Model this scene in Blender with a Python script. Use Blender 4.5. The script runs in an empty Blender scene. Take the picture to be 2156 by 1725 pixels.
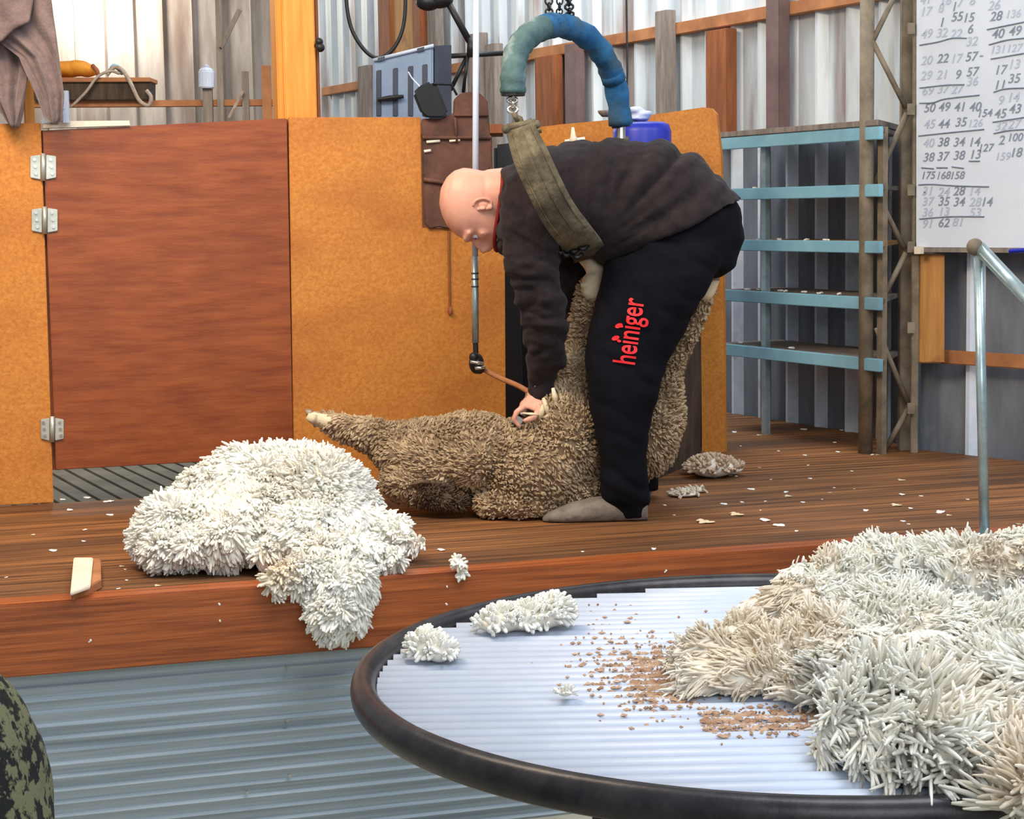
import bpy, bmesh, math, random
import numpy as np
from mathutils import Vector, Matrix
from mathutils.bvhtree import BVHTree
C = bpy.context.scene.collection
SC = bpy.context.scene
rng = np.random.default_rng(7); random.seed(7)

# ------------------------------------------------------------------ camera
FPX, PCX, PCY, ROLL, YH, EYE = 3900., 1078., 862.5, .016, 447., .82
th = math.atan((PCY-YH)/FPX)
Fw = np.array([0, math.cos(th), -math.sin(th)]); u0 = np.array([0, math.sin(th), math.cos(th)]); r0 = np.array([1., 0, 0])
Rv = math.cos(ROLL)*r0-math.sin(ROLL)*u0; Uv = math.sin(ROLL)*r0+math.cos(ROLL)*u0
EY = np.array([0, 0, EYE])
cam = bpy.data.cameras.new('camera'); co = bpy.data.objects.new('camera', cam); C.objects.link(co)
cam.sensor_width = 36; cam.lens = FPX/2156*36; cam.clip_start = .05; cam.clip_end = 100
mw = Matrix(((Rv[0], Uv[0], -Fw[0], 0), (Rv[1], Uv[1], -Fw[1], 0), (Rv[2], Uv[2], -Fw[2], EYE), (0, 0, 0, 1)))
co.matrix_world = mw; SC.camera = co
# ------------------------------------------------------------------ view, world, lights
SC.view_settings.view_transform = 'Standard'; SC.view_settings.look = 'None'
SC.view_settings.exposure = 0.0; SC.view_settings.gamma = 1; SC.view_settings.use_curve_mapping = False
w = bpy.data.worlds.new('shed_daylight'); SC.world = w; w.use_nodes = True
bg = w.node_tree.nodes['Background']; bg.inputs[0].default_value = (.80, .90, 1, 1); bg.inputs[1].default_value = .36
def area(name, loc, target, size, power, col, size_y=None):
    l = bpy.data.lights.new(name, 'AREA'); l.energy = power; l.color = col; l.size = size
    if size_y: l.shape = 'RECTANGLE'; l.size_y = size_y
    o = bpy.data.objects.new(name, l); C.objects.link(o); o.location = loc
    o.rotation_euler = (Vector(target)-Vector(loc)).to_track_quat('-Z', 'Y').to_euler(); return o
area('warm_ceiling_lamp', (-1.3, 3.7, 2.7), (-.6, 5.3, .8), 1.5, 88, (1, .82, .60), .8)
area('cool_skylight', (1.1, 2.2, 3.4), (.5, 3.3, 0), 2.2, 90, (.88, .94, 1), 1.6)
area('right_cool_fill', (2.7, 4.3, 2.5), (1.6, 6.1, 1.2), 1.3, 34, (.84, .92, 1), 1.0)  # cool light from the right, added close by to brighten the whiteboard
area('back_wall_fill', (0.2, 7.2, 3.4), (.9, 8.6, 1.2), 2.0, 105, (.92, .97, 1), 1.5)  # added fill, brightens the upper iron wall
area('front_fill', (1.2, -2.6, 2.4), (.1, 4.2, 0), 3.2, 105, (.95, .97, 1), 2.2)  # added fill behind the camera, brightens cladding and fleece
l = bpy.data.lights.new('back_corner_glare', 'POINT'); l.energy = 70; l.color = (1, .93, .82); l.shadow_soft_size = .15  # added point light standing in for glare on the back wall sheet
o = bpy.data.objects.new('back_corner_glare', l); C.objects.link(o); o.location = (-2.62, 11.55, 2.28)

# ------------------------------------------------------------------ geometry of the photograph
def ray(x, y): return Fw+(x-PCX)/FPX*Rv+(PCY-y)/FPX*Uv
def G(x, y, z=0.): d = ray(x, y); return EY+d*((z-EYE)/d[2])           # on a level surface
def P(x, y, Y): d = ray(x, y); return EY+d*(Y/d[1])                      # at a distance
def V(x, y, p0, p1, off=0.):                                            # on an upright plane through p0,p1
    t = np.array([p1[0]-p0[0], p1[1]-p0[1]]); n = np.array([t[1], -t[0]]); n /= np.linalg.norm(n)
    if n[1] > 0: n = -n
    q = np.array(p0[:2])+n*off; d = ray(x, y)
    return EY+d*(((q-EY[:2])@n)/(d[:2]@n))
SA, SB = G(0, 1272), G(1799, 1142)                                       # front edge of the shearing board
SD = (SB-SA)/np.linalg.norm(SB-SA); SN = np.array([-SD[1], SD[0], 0])    # along it, and away from the viewer
SANG = math.atan2(SD[1], SD[0])
A0 = G(60, 1063); A1 = A0+SD                                             # partition of the catching pen
W10, W11 = G(1540, 868), G(1825, 913)                                    # long side wall
W20, W21 = G(1935, 945), G(2156, 970)
GROUND = float(V(1250, 1708, SA, SB)[2])
Z = np.array([0, 0, 1.])

# ------------------------------------------------------------------ noise
_T = rng.random((32, 32, 32))
def vnoise(p):
    p = np.asarray(p, float); i = np.floor(p).astype(int); f = p-i; f = f*f*(3-2*f); r = 0
    for a in (0, 1):
        for b in (0, 1):
            for c in (0, 1):
                wgt = (f[:, 0] if a else 1-f[:, 0])*(f[:, 1] if b else 1-f[:, 1])*(f[:, 2] if c else 1-f[:, 2])
                r = r+wgt*_T[(i[:, 0]+a) & 31, (i[:, 1]+b) & 31, (i[:, 2]+c) & 31]
    return r*2-1
def fbm(p, o=3): return sum(vnoise(p*2**k+k*7.3)/2**k for k in range(o))
def nrm(v): v = np.asarray(v, float); return v/(np.linalg.norm(v, axis=-1, keepdims=True)+1e-12)

# ------------------------------------------------------------------ materials
def lin(c): return tuple(((v/255+.055)/1.055)**2.4 if v/255 > .04045 else v/255/12.92 for v in c)
def M(name, col, col2=None, rough=.7, metal=0., scale=8., stretch=(1, 1, 1), rot=0., bump=.15, bscale=None, lo=.35, hi=.65,
      stain=None, sscale=3., slo=.55, shi=.7, sstretch=(1, 1, 1), sstr=1., attr=None, spec=.5, detail=6, sheen=0, bdist=.01):
    m = bpy.data.materials.new(name); m.use_nodes = True; nt = m.node_tree; N = nt.nodes; L = nt.links
    b = N['Principled BSDF']; b.inputs['Roughness'].default_value = rough; b.inputs['Metallic'].default_value = metal
    b.inputs['Specular IOR Level'].default_value = spec
    if sheen: b.inputs['Sheen Weight'].default_value = sheen
    tc = N.new('ShaderNodeTexCoord'); mp = N.new('ShaderNodeMapping'); mr = N.new('ShaderNodeMapping')
    mr.inputs['Rotation'].default_value = (0, 0, -rot); mp.inputs['Scale'].default_value = stretch
    L.new(tc.outputs['Object'], mr.inputs[0]); L.new(mr.outputs[0], mp.inputs[0])
    n = N.new('ShaderNodeTexNoise'); n.inputs['Scale'].default_value = scale; n.inputs['Detail'].default_value = detail; n.inputs['Roughness'].default_value = .65
    L.new(mp.outputs[0], n.inputs['Vector'])
    cr = N.new('ShaderNodeMapRange'); cr.inputs[1].default_value = lo; cr.inputs[2].default_value = hi; L.new(n.outputs[0], cr.inputs[0])
    mx = N.new('ShaderNodeMix'); mx.data_type = 'RGBA'; L.new(cr.outputs[0], mx.inputs[0])
    c1 = lin(col); c2 = lin(col2) if col2 else tuple(v*1.35 for v in c1)
    mx.inputs[6].default_value = (*c1, 1); mx.inputs[7].default_value = (*c2, 1); out = mx.outputs[2]
    if attr:
        at = N.new('ShaderNodeAttribute'); at.attribute_name = attr
        m2 = N.new('ShaderNodeMix'); m2.data_type = 'RGBA'; m2.blend_type = 'MULTIPLY'; m2.inputs[0].default_value = 1
        L.new(out, m2.inputs[6]); L.new(at.outputs[0], m2.inputs[7]); out = m2.outputs[2]
    if stain:
        ms = N.new('ShaderNodeMapping'); ms.inputs['Scale'].default_value = sstretch; L.new(mr.outputs[0], ms.inputs[0])
        n2 = N.new('ShaderNodeTexNoise'); n2.inputs['Scale'].default_value = sscale; n2.inputs['Detail'].default_value = 5; L.new(ms.outputs[0], n2.inputs['Vector'])
        c3 = N.new('ShaderNodeMapRange'); c3.inputs[1].default_value = slo; c3.inputs[2].default_value = shi; c3.inputs[4].default_value = sstr; L.new(n2.outputs[0], c3.inputs[0])
        m3 = N.new('ShaderNodeMix'); m3.data_type = 'RGBA'; L.new(c3.outputs[0], m3.inputs[0]); L.new(out, m3.inputs[6])
        m3.inputs[7].default_value = (*lin(stain), 1); out = m3.outputs[2]
    L.new(out, b.inputs['Base Color'])
    if bump:
        bp = N.new('ShaderNodeBump'); bp.inputs['Strength'].default_value = bump; bp.inputs['Distance'].default_value = bdist
        src = n.outputs[0]
        if bscale:
            nb = N.new('ShaderNodeTexNoise'); nb.inputs['Scale'].default_value = bscale; nb.inputs['Detail'].default_value = 4; L.new(mp.outputs[0], nb.inputs['Vector']); src = nb.outputs[0]
        L.new(src, bp.inputs['Height']); L.new(bp.outputs[0], b.inputs['Normal'])
    return m
m_floor = M('worn_timber_floor', (88, 56, 32), (160, 106, 62), .62, scale=5, stretch=(.3, 8, 8), rot=SANG, bump=.25, spec=.25, stain=(66, 46, 34), sscale=1.5, slo=.46, shi=.66, sstr=.8, sstretch=(.35, 2.6, 1), lo=.4, hi=.62)
m_edge = M('varnished_edge_beam', (128, 62, 24), (182, 98, 46), .42, scale=6, stretch=(.5, 12, 14), rot=SANG, bump=.2, stain=(96, 40, 16), sscale=1.4, slo=.45, shi=.75, sstr=.6)
m_clad = M('ribbed_steel', (132, 146, 154), (176, 188, 196), .42, .05, scale=3, stretch=(.25, 1, 14), rot=SANG, bump=.03, stain=(100, 92, 84), sscale=1.3, slo=.5, shi=.7, sstr=.8)
m_board = M('orange_particle_board', (190, 114, 38), (212, 140, 58), .6, scale=90, stretch=(1, 1, 1), bump=.25, stain=(160, 84, 30), sscale=2.4, slo=.48, shi=.70, sstr=.6, sstretch=(1, 1, 1.8))
m_door = M('stained_plywood', (126, 56, 18), (158, 82, 34), .42, scale=5, stretch=(1, 1, 7), rot=SANG, bump=.15, stain=(116, 52, 20), sscale=4, slo=.5, shi=.8, sstr=.5, detail=9)
m_post = M('orange_pine', (214, 134, 40), (236, 160, 66), .5, scale=5, stretch=(8, 8, .5), bump=.1, stain=(150, 84, 30), sscale=3, slo=.62, shi=.8, sstr=.6)
m_rust = M('rusty_iron_sheet', (140, 128, 120), (182, 172, 162), .6, .1, scale=4, stretch=(2, 2, .3), bump=.08, stain=(112, 86, 70), sscale=2.2, slo=.46, shi=.68, sstr=.8, sstretch=(2, 2, .35))
m_iron = M('galvanised_iron', (188, 198, 204), (220, 226, 230), .5, .15, scale=4, stretch=(2, 2, .3), bump=.08, stain=(132, 98, 80), sscale=3.0, slo=.52, shi=.66, sstr=.75, sstretch=(2, 2, .3))
m_ironshade = M('shaded_iron', (100, 106, 116), (130, 136, 146), .6, .1, scale=4, stretch=(2, 2, .5), bump=.08, stain=(84, 78, 74), sscale=2.4, slo=.55, shi=.72, sstr=.6)  # iron with the shade of the lower walls put into its colour
m_rib = M('lit_iron_rib', (206, 218, 236), (226, 236, 248), .45, .1, scale=8, stretch=(2, 2, 1), bump=.15, stain=(150, 150, 156), sscale=7, slo=.6, shi=.72, sstr=.6)  # paler iron: light on the rib faces put into the colour
m_timb = M('weathered_framing', (150, 96, 58), (186, 126, 80), .75, scale=7, stretch=(1, 1, 1), bump=.2)
m_brown = M('brown_timber', (120, 66, 34), (158, 92, 50), .7, scale=7, stretch=(4, 4, .6), bump=.2)
m_ochre = M('ochre_timber', (176, 122, 66), (200, 146, 84), .7, scale=7, stretch=(5, 5, .5), bump=.15, stain=(120, 76, 40), sscale=9, slo=.6, shi=.75)
m_grey = M('grey_timber', (112, 100, 92), (150, 138, 128), .8, scale=8, stretch=(4, 4, .6), bump=.2)
m_purp = M('plum_brown_steel', (100, 78, 76), (124, 100, 96), .6, scale=6, bump=.08)
m_truss = M('dusty_steel', (104, 92, 76), (140, 126, 106), .75, .1, scale=14, bump=.2)
m_dark = M('dark_plywood', (16, 13, 12), (30, 24, 20), .85, scale=6, bump=.1)
m_ramp = M('dark_ramp_board', (48, 36, 28), (84, 66, 50), .8, scale=6, stretch=(8, 1, 1), bump=.2)
m_white = M('white_plastic', (192, 203, 224), (208, 218, 236), .4, scale=5, bump=.02)
m_pipe = M('black_hoop_steel', (32, 31, 36), (62, 58, 60), .35, .3, scale=14, bump=.12, stain=(92, 82, 76), sscale=6, slo=.55, shi=.75, sstr=.5)
m_galv = M('galvanised_tube', (150, 168, 172), (190, 208, 212), .32, .6, scale=14, bump=.05)
m_skin = M('skin', (222, 158, 136), (234, 176, 152), .5, scale=9, bump=.05, stain=(206, 122, 108), sscale=9, slo=.5, shi=.75, sstr=.5)
m_shirt = M('charcoal_cotton', (34, 27, 30), (50, 41, 42), .95, scale=22, bump=.35, bscale=260, sheen=.05, spec=.2, bdist=.002)
m_pants = M('black_track_fabric', (7, 7, 12), (15, 14, 24), .9, scale=14, bump=.3, bscale=240, spec=.15, bdist=.002)
m_red = M('red_print', (222, 20, 30), (236, 36, 42), .5, scale=20, bump=0)
m_redc = M('red_neckband', (120, 12, 16), (140, 20, 22), .8, scale=20, bump=0)
m_felt = M('grey_felt', (98, 88, 80), (134, 122, 110), .95, scale=18, bump=.4)
m_fle = M('white_fleece', (232, 230, 220), (250, 248, 240), .8, scale=7, bump=.1, attr='tint', spec=.2)
m_fleb = M('fleece_underside', (222, 214, 198), (238, 232, 220), .9, scale=9, bump=.4, spec=.1)
m_she = M('sheep_wool', (150, 126, 98), (200, 178, 148), .9, scale=26, bump=.3, attr='tint', spec=.1)
m_shb = M('sheep_undercoat', (120, 98, 76), (150, 126, 100), .95, scale=26, bump=.4, spec=.1)
m_cream = M('cream_sheep_skin', (214, 192, 156), (232, 214, 182), .8, scale=20, bump=.3)
m_face = M('dark_sheep_face', (62, 46, 34), (112, 86, 64), .8, scale=26, bump=.4)
m_hoof = M('horn', (120, 104, 88), (170, 152, 130), .5, scale=30, bump=.1)
m_chute = M('chute_darkness', (9, 9, 10), (16, 16, 17), .8, scale=9, bump=.1)  # near-black, the shade inside the chute put into the colour
m_black = M('black_plastic', (14, 14, 17), (26, 26, 30), .5, scale=12, bump=.05)
m_steel = M('polished_steel', (190, 186, 180), (220, 216, 208), .25, .85, scale=12, bump=.03)
m_belt = M('worn_sheepskin_belt', (88, 78, 60), (128, 116, 92), .95, scale=34, stretch=(1, 1, 1), bump=.7, stain=(62, 54, 44), sscale=13, slo=.45, shi=.65, sstr=.7)
m_blue = M('blue_padding', (18, 74, 122), (48, 122, 168), .85, scale=9, bump=.6, bscale=30, bdist=.008, stain=(66, 82, 86), sscale=6, slo=.44, shi=.60, sstr=.95)
m_teal = M('grubby_teal_padding', (56, 84, 88), (92, 118, 118), .85, scale=9, bump=.7, bscale=30, bdist=.008, stain=(150, 168, 166), sscale=16, slo=.58, shi=.68, sstr=.6)
m_tool = M('blue_grey_plastic', (128, 148, 178), (146, 166, 194), .55, scale=7, bump=.05)
m_slot = M('dark_recess_plastic', (58, 64, 80), (70, 78, 94), .6, scale=7, bump=.05)
m_hide = M('brown_leather', (84, 50, 38), (116, 76, 58), .75, scale=9, bump=.5, stain=(56, 34, 28), sscale=8, slo=.5, shi=.7)
m_towel = M('mauve_towelling', (104, 86, 86), (128, 108, 106), .98, scale=30, bump=.6, bscale=160, sheen=.3, bdist=.003)
m_obag = M('orange_canvas', (196, 120, 18), (220, 146, 40), .7, scale=12, bump=.2)
m_rope = M('pale_rope', (150, 132, 118), (186, 168, 152), .9, scale=30, bump=.4)
m_hinge = M('zinc_hinge', (176, 180, 170), (206, 210, 200), .35, .5, scale=16, bump=.05)
m_pale = M('pale_stick', (222, 206, 182), (238, 226, 206), .6, scale=12, bump=.1)
m_shelf = M('pale_blue_painted_steel', (122, 172, 190), (142, 190, 206), .5, .0, scale=5, bump=.04, stain=(96, 122, 134), sscale=1.6, slo=.45, shi=.6, sstr=.7)
m_wb = M('whiteboard', (214, 222, 234), (226, 232, 242), .3, scale=3, bump=0)
m_ink = M('grey_marker_ink', (124, 134, 150), (146, 154, 168), .7, scale=20, bump=0)
m_inkl = M('faded_marker_ink', (176, 186, 204), (190, 198, 214), .7, scale=20, bump=0)
m_drum = M('blue_plastic_drum', (14, 30, 158), (26, 44, 176), .4, scale=8, bump=.03)
m_conc = M('dusty_ground', (148, 146, 134), (172, 170, 156), .85, scale=6, bump=.1)
m_spot = M('mottled_olive_fabric', (16, 18, 16), (112, 112, 82), .9, scale=46, lo=.47, hi=.53, detail=3, bump=.3)
m_dirt = M('brown_wool_dirt', (136, 100, 72), (206, 172, 144), .95, scale=30, bump=.2)
m_green = M('green_paint', (60, 120, 48), (80, 140, 60), .6, scale=8, bump=.05)
m_slat = M('weathered_grating', (128, 120, 104), (156, 148, 130), .85, scale=6, bump=.2)

# ------------------------------------------------------------------ mesh helpers
def mesh_np(name, v, f, smooth=False):
    me = bpy.data.meshes.new(name)
    v = np.asarray(v, np.float32)
    if isinstance(f, np.ndarray):
        me.vertices.add(len(v)); me.vertices.foreach_set('co', v.ravel())
        k = f.shape[1]; me.loops.add(f.size); me.loops.foreach_set('vertex_index', f.ravel().astype(np.int32))
        me.polygons.add(len(f)); me.polygons.foreach_set('loop_start', np.arange(0, f.size, k, dtype=np.int32))
        me.update(calc_edges=True); me.validate()
    else:
        me.from_pydata([tuple(map(float, q)) for q in v], [], [tuple(int(i) for i in q) for q in f]); me.update()
    if smooth: me.polygons.foreach_set('use_smooth', [True]*len(me.polygons))
    return me
class B:
    """collects closed shapes (world coordinates) for ONE mesh"""
    def __init__(s): s.v = []; s.f = []
    def add(s, v, f):
        k = len(s.v); s.v += [np.array(q, float) for q in v]; s.f += [tuple(i+k for i in q) for q in f]; return s
    def prism(s, pts, ext):
        n = len(pts); pts = [np.array(p, float) for p in pts]; ext = np.array(ext, float)
        return s.add(pts+[p+ext for p in pts], [tuple(range(n))[::-1], tuple(range(n, 2*n))]+[(i, (i+1) % n, n+(i+1) % n, n+i) for i in range(n)])
    def box(s, c, ax, ay, az):
        c = np.array(c, float); ax, ay, az = (np.array(q, float) for q in (ax, ay, az))
        return s.prism([c-ax-ay-az, c+ax-ay-az, c+ax+ay-az, c-ax+ay-az], 2*az)
    def tube(s, path, r, n=10, cap=True, flat=None):
        path = [np.array(p, float) for p in path]; rs = r if hasattr(r, '__len__') else [r]*len(path)
        k = len(s.v); prev = None
        for i, p in enumerate(path):
            t = nrm(path[min(i+1, len(path)-1)]-path[max(i-1, 0)])
            if prev is None:
                a = np.cross(t, [0, 0, 1]) if abs(t[2]) < .9 else np.cross(t, [0, 1, 0])
            else: a = prev-t*(prev@t)
            a = nrm(a); prev = a; b = np.cross(t, a)
            for j in range(n):
                q = 2*math.pi*j/n; s.v.append(p+rs[i]*(a*math.cos(q)+b*math.sin(q)*(flat or 1)))
        for i in range(len(path)-1):
            for j in range(n):
                s.f.append((k+i*n+j, k+i*n+(j+1) % n, k+(i+1)*n+(j+1) % n, k+(i+1)*n+j))
        if cap:
            s.f.append(tuple(k+j for j in range(n))[::-1]); s.f.append(tuple(k+(len(path)-1)*n+j for j in range(n)))
        return s
    def rings(s, rings):
        n = len(rings[0]); k = len(s.v)
        for r in rings: s.v += [np.array(q, float) for q in r]
        for i in range(len(rings)-1):
            for j in range(n): s.f.append((k+i*n+j, k+i*n+(j+1) % n, k+(i+1)*n+(j+1) % n, k+(i+1)*n+j))
        s.f.append(tuple(k+j for j in range(n))[::-1]); s.f.append(tuple(k+(len(rings)-1)*n+j for j in range(n)))
        return s
    def ball(s, c, r, n=14, m=9, R=None):
        c = np.array(c, float); r = np.array(r, float)*np.ones(3); R = np.eye(3) if R is None else R
        rr = []
        for i in range(m+1):
            a = math.pi*(.02+.96*i/m)
            rr.append([c+R@(r*np.array([math.sin(a)*math.cos(2*math.pi*j/n), math.sin(a)*math.sin(2*math.pi*j/n), math.cos(a)])) for j in range(n)])
        return s.rings(rr)
def bez(pts, n=24):
    """smooth curve through points (Catmull-Rom)"""
    p = [np.array(q, float) for q in pts]; p = [2*p[0]-p[1]]+p+[2*p[-1]-p[-2]]; out = []
    seg = len(p)-3
    for i in range(seg):
        m = max(2, n//seg)
        for k in range(m):
            t = k/m; a, b, c, d = p[i:i+4]
            out.append(.5*((2*b)+(-a+c)*t+(2*a-5*b+4*c-d)*t*t+(-a+3*b-3*c+d)*t**3))
    out.append(p[-2]); return out
def fin(o, label=None, cat=None, group=None, kind=None):
    if label: o['label'] = label
    if cat: o['category'] = cat
    if group: o['group'] = group
    if kind: o['kind'] = kind
    return o
def root(name, loc, label, cat, group=None):
    o = bpy.data.objects.new(name, None); C.objects.link(o); o.location = tuple(float(q) for q in loc); o.empty_display_size = .05
    return fin(o, label, cat, group)
def wloc(o):
    l = Vector(o.location)
    while o.parent: o = o.parent; l += Vector(o.location)
    return l
def link(name, v, f, mat, parent=None, smooth=False, bevel=0, fix=True, origin=None):
    v = np.asarray(v, float)
    if parent is not None: org = np.array(wloc(parent))
    elif origin is not None: org = np.array(origin, float)
    else:
        org = (v.min(0)+v.max(0))/2; org[2] = v[:, 2].min()
    me = mesh_np(name, v-org, f, smooth); me.materials.append(mat)
    if fix:
        bm = bmesh.new(); bm.from_mesh(me); bmesh.ops.recalc_face_normals(bm, faces=bm.faces)
        if bevel: bmesh.ops.bevel(bm, geom=[e for e in bm.edges if len(e.link_faces) == 2 and e.calc_face_angle(0) > .5], offset=bevel, segments=2, affect='EDGES', clamp_overlap=True)
        bm.to_mesh(me); bm.free()
    o = bpy.data.objects.new(name, me); C.objects.link(o)
    if parent is not None: o.parent = parent
    else: o.location = tuple(org)
    return o
def put(name, b, mat, parent=None, smooth=False, bevel=0): return link(name, b.v, b.f, mat, parent, smooth, bevel)
def remesh(b, voxel, smooth=3, sub=False):
    me = mesh_np('t', b.v, b.f); bm = bmesh.new(); bm.from_mesh(me); bmesh.ops.recalc_face_normals(bm, faces=bm.faces); bm.to_mesh(me); bm.free()
    o = bpy.data.objects.new('t', me); C.objects.link(o)
    r = o.modifiers.new('r', 'REMESH'); r.mode = 'VOXEL'; r.voxel_size = voxel
    s = o.modifiers.new('s', 'SMOOTH'); s.iterations = smooth; s.factor = .5
    dg = bpy.context.evaluated_depsgraph_get(); ev = o.evaluated_get(dg); m2 = bpy.data.meshes.new_from_object(ev)
    n = len(m2.vertices); v = np.empty(n*3, np.float32); m2.vertices.foreach_get('co', v); v = v.reshape(-1, 3).astype(float)
    nn = np.empty(n*3, np.float32); m2.vertices.foreach_get('normal', nn) if hasattr(m2.vertices[0], 'normal') else None
    m2.calc_loop_triangles(); k = len(m2.polygons); f = [tuple(p.vertices) for p in m2.polygons]
    bpy.data.objects.remove(o); bpy.data.meshes.remove(me); bpy.data.meshes.remove(m2)
    return v, nn.reshape(-1, 3).astype(float), f
def sample(v, f, count):
    tr = np.array([(q[0], q[i], q[i+1]) for q in f for i in range(1, len(q)-1)])
    a, b, c = v[tr[:, 0]], v[tr[:, 1]], v[tr[:, 2]]; n = np.cross(b-a, c-a); ar = np.linalg.norm(n, axis=1)
    i = rng.choice(len(tr), count, p=ar/ar.sum()); r1 = np.sqrt(rng.random(count))[:, None]; r2 = rng.random(count)[:, None]
    return a[i]*(1-r1)+b[i]*r1*(1-r2)+c[i]*r1*r2, nrm(n[i])
def locks(p, n, L, W, lean=.6, curl=.5, flow=3., rings=5, sides=5, grav=0., jit=.25, bias=None, seed=0, clump=0., camt=.6, nw=1.):
    N = len(p); L = np.ones(N)*L; W = np.ones(N)*W
    fl = np.stack([vnoise(p*flow+11+seed), vnoise(p*flow+37+seed), vnoise(p*flow+71+seed)], 1)
    if bias is not None: fl = fl*.6+np.array(bias)
    d = nrm(n*nw+lean*fl+jit*rng.normal(size=(N, 3))+np.array([0, 0, -grav]))
    c = curl*(nrm(rng.normal(size=(N, 3)))*.5+fl*.6+np.array([0, 0, -.35])); c -= d*(c*d).sum(1, keepdims=True)
    cl_ = np.zeros((N, 3))
    if clump:
        q_ = p+clump*.35*np.stack([vnoise(p*2/clump+3), vnoise(p*2/clump+9), vnoise(p*2/clump+17)], 1)
        _, inv = np.unique(np.floor(q_/clump).astype(int), axis=0, return_inverse=True); inv = inv.ravel(); cnt = np.bincount(inv)
        cen = np.stack([np.bincount(inv, p[:, i])/cnt for i in range(3)], 1); cd_ = nrm(np.stack([np.bincount(inv, d[:, i])/cnt for i in range(3)], 1))
        d = nrm(d*(1-camt*.7)+cd_[inv]*camt*.7); cl_ = (cen[inv]-p)*camt
        c = c*.5+(curl*(rng.normal(size=(len(cnt), 3))*.45))[inv]*.5
    prof = np.interp(np.linspace(0, 1, rings), [0, .3, .75, .9, 1], [.8, 1, 1.05, .95, .55])
    a = nrm(np.cross(d, rng.normal(size=(N, 3)))); b = np.cross(d, a)
    V_ = np.empty((N, rings, sides, 3))
    for i, s in enumerate(np.linspace(0, 1, rings)):
        ctr = p+d*(L*(s-.15))[:, None]+c*(L*s*s)[:, None]+cl_*s*s
        for j in range(sides):
            t = 2*math.pi*j/sides; V_[:, i, j] = ctr+(a*math.cos(t)+b*math.sin(t)*.7)*(W*prof[i])[:, None]
    base = np.arange(N)[:, None, None]*rings*sides; i = np.arange(rings-1)[None, :, None]; j = np.arange(sides)[None, None, :]
    q = np.stack([base+i*sides+j, base+i*sides+(j+1) % sides, base+(i+1)*sides+(j+1) % sides, base+(i+1)*sides+j], -1).reshape(-1, 4)
    # close each tip with a fan of quads folded on itself: tip ring is small, one extra face pair
    k = (np.arange(N)*rings*sides+(rings-1)*sides)
    cap = np.stack([k, k+1, k+2, k+3], 1); q = np.concatenate([q, cap])
    if sides == 5: q = np.concatenate([q, np.stack([k+3, k+4, k, k+3], 1)[:0]])
    return V_.reshape(-1, 3), q, rings*sides
def tinted(o, cols):
    at = o.data.color_attributes.new('tint', 'FLOAT_COLOR', 'POINT')
    c = np.ones((len(cols), 4), np.float32); c[:, :3] = cols; at.data.foreach_set('color', c.ravel())
def wool(name, mat, parent, p, n, cols, origin=None, **k):
    v, q, per = locks(p, n, **k)
    o = link(name, v, q, mat, parent, True, fix=False, origin=origin)
    if len(o.data.vertices) == len(v): tinted(o, np.repeat(cols, per, 0))
    return o
def pxof(p):
    v = p-EY; wv = v@Fw; return PCX+FPX*(v@Rv)/wv, PCY-FPX*(v@Uv)/wv
def extr(pts, th, away=SN): return B().prism(pts, away*th)

# ================================================================== SETTING
gx = lambda s, t, z=0.: np.array([SA[0], SA[1], z])+SD*s+SN*t
b = B(); b.prism([gx(-3, -6, GROUND), gx(6, -6, GROUND), gx(6, 9, GROUND), gx(-3, 9, GROUND)], (0, 0, -.05))
fin(put('floor', b, m_conc), kind='structure')
AD = float((A0-SA)@SN)                                                    # depth of the board up to the partition
pe = float((V(1066, 900, A0, A1)-SA)@SD)                                  # right end of the partition
def xy_int(a, d, c, e):
    t = np.linalg.solve(np.array([[d[0], -e[0]], [d[1], -e[1]]]), (c-a)[:2]); return a+d*t[0]
_wt = nrm((W11-W10)*np.array([1, 1, 0])); _w2 = nrm((W21-W20)*np.array([1, 1, 0])); _in = np.array([-.012, -.012, 0])
RC = xy_int(gx(0, .046), SD, W20, _w2)
b = B().prism([gx(-1.2, .046), RC+_in, W20+_in, W11+_in, xy_int(gx(0, AD+5), SD, W10, _wt)+_in, gx(pe, AD+5), gx(pe, AD), gx(-1.2, AD)], (0, 0, -.05))
fin(put('shearing_board_deck', b, m_floor), 'worn brown timber deck the shearer and sheep are on', 'deck')
bp_ = B()
b = B().prism([gx(-1.2, -.03, .004), gx(3.3, -.03, .004), gx(3.3, .045, .004), gx(-1.2, .045, .004)], (0, 0, -.16))
fin(put('edge_beam', b, m_edge, bevel=.003), 'thick varnished brown beam along the front edge of the timber deck', 'beam')
# ribbed steel cladding under the board: horizontal ribs
prof = []; z = -.156; pitch = .0292
while z > GROUND+.01:
    prof += [(z, 0), (z-.0012, -.0002), (z-.0055, -.0082), (z-.0068, -.0082), (z-.0200, -.0026)]; z -= pitch
prof.append((GROUND, 0))
v = []; f = []
for i, (zz, d) in enumerate(prof):
    v += [gx(-1.2, .004+d, zz), gx(3.3, .004+d, zz)]
for i in range(len(prof)-1): f.append((2*i, 2*i+1, 2*i+3, 2*i+2))
k = len(v); v += [gx(-1.2, .02, -.156), gx(3.3, .02, -.156), gx(-1.2, .02, GROUND), gx(3.3, .02, GROUND)]
n_ = 2*(len(prof)-1); f += [(0, k, k+1, 1), (k, k+2, k+3, k+1), (n_, n_+1, k+3, k+2)]
o = link('cladding', v, f, m_clad); fin(o, 'grey horizontally ribbed steel sheet closing the front of the raised deck', 'cladding')
for x, y in ((603, 1405), (604, 1516), (609, 1632), (520, 1668)):
    p = V(x, y, SA, SB, .006); b = B().tube([p, p-SN*.008], .004, 8); put('screw_head', b, m_steel, o)

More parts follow.
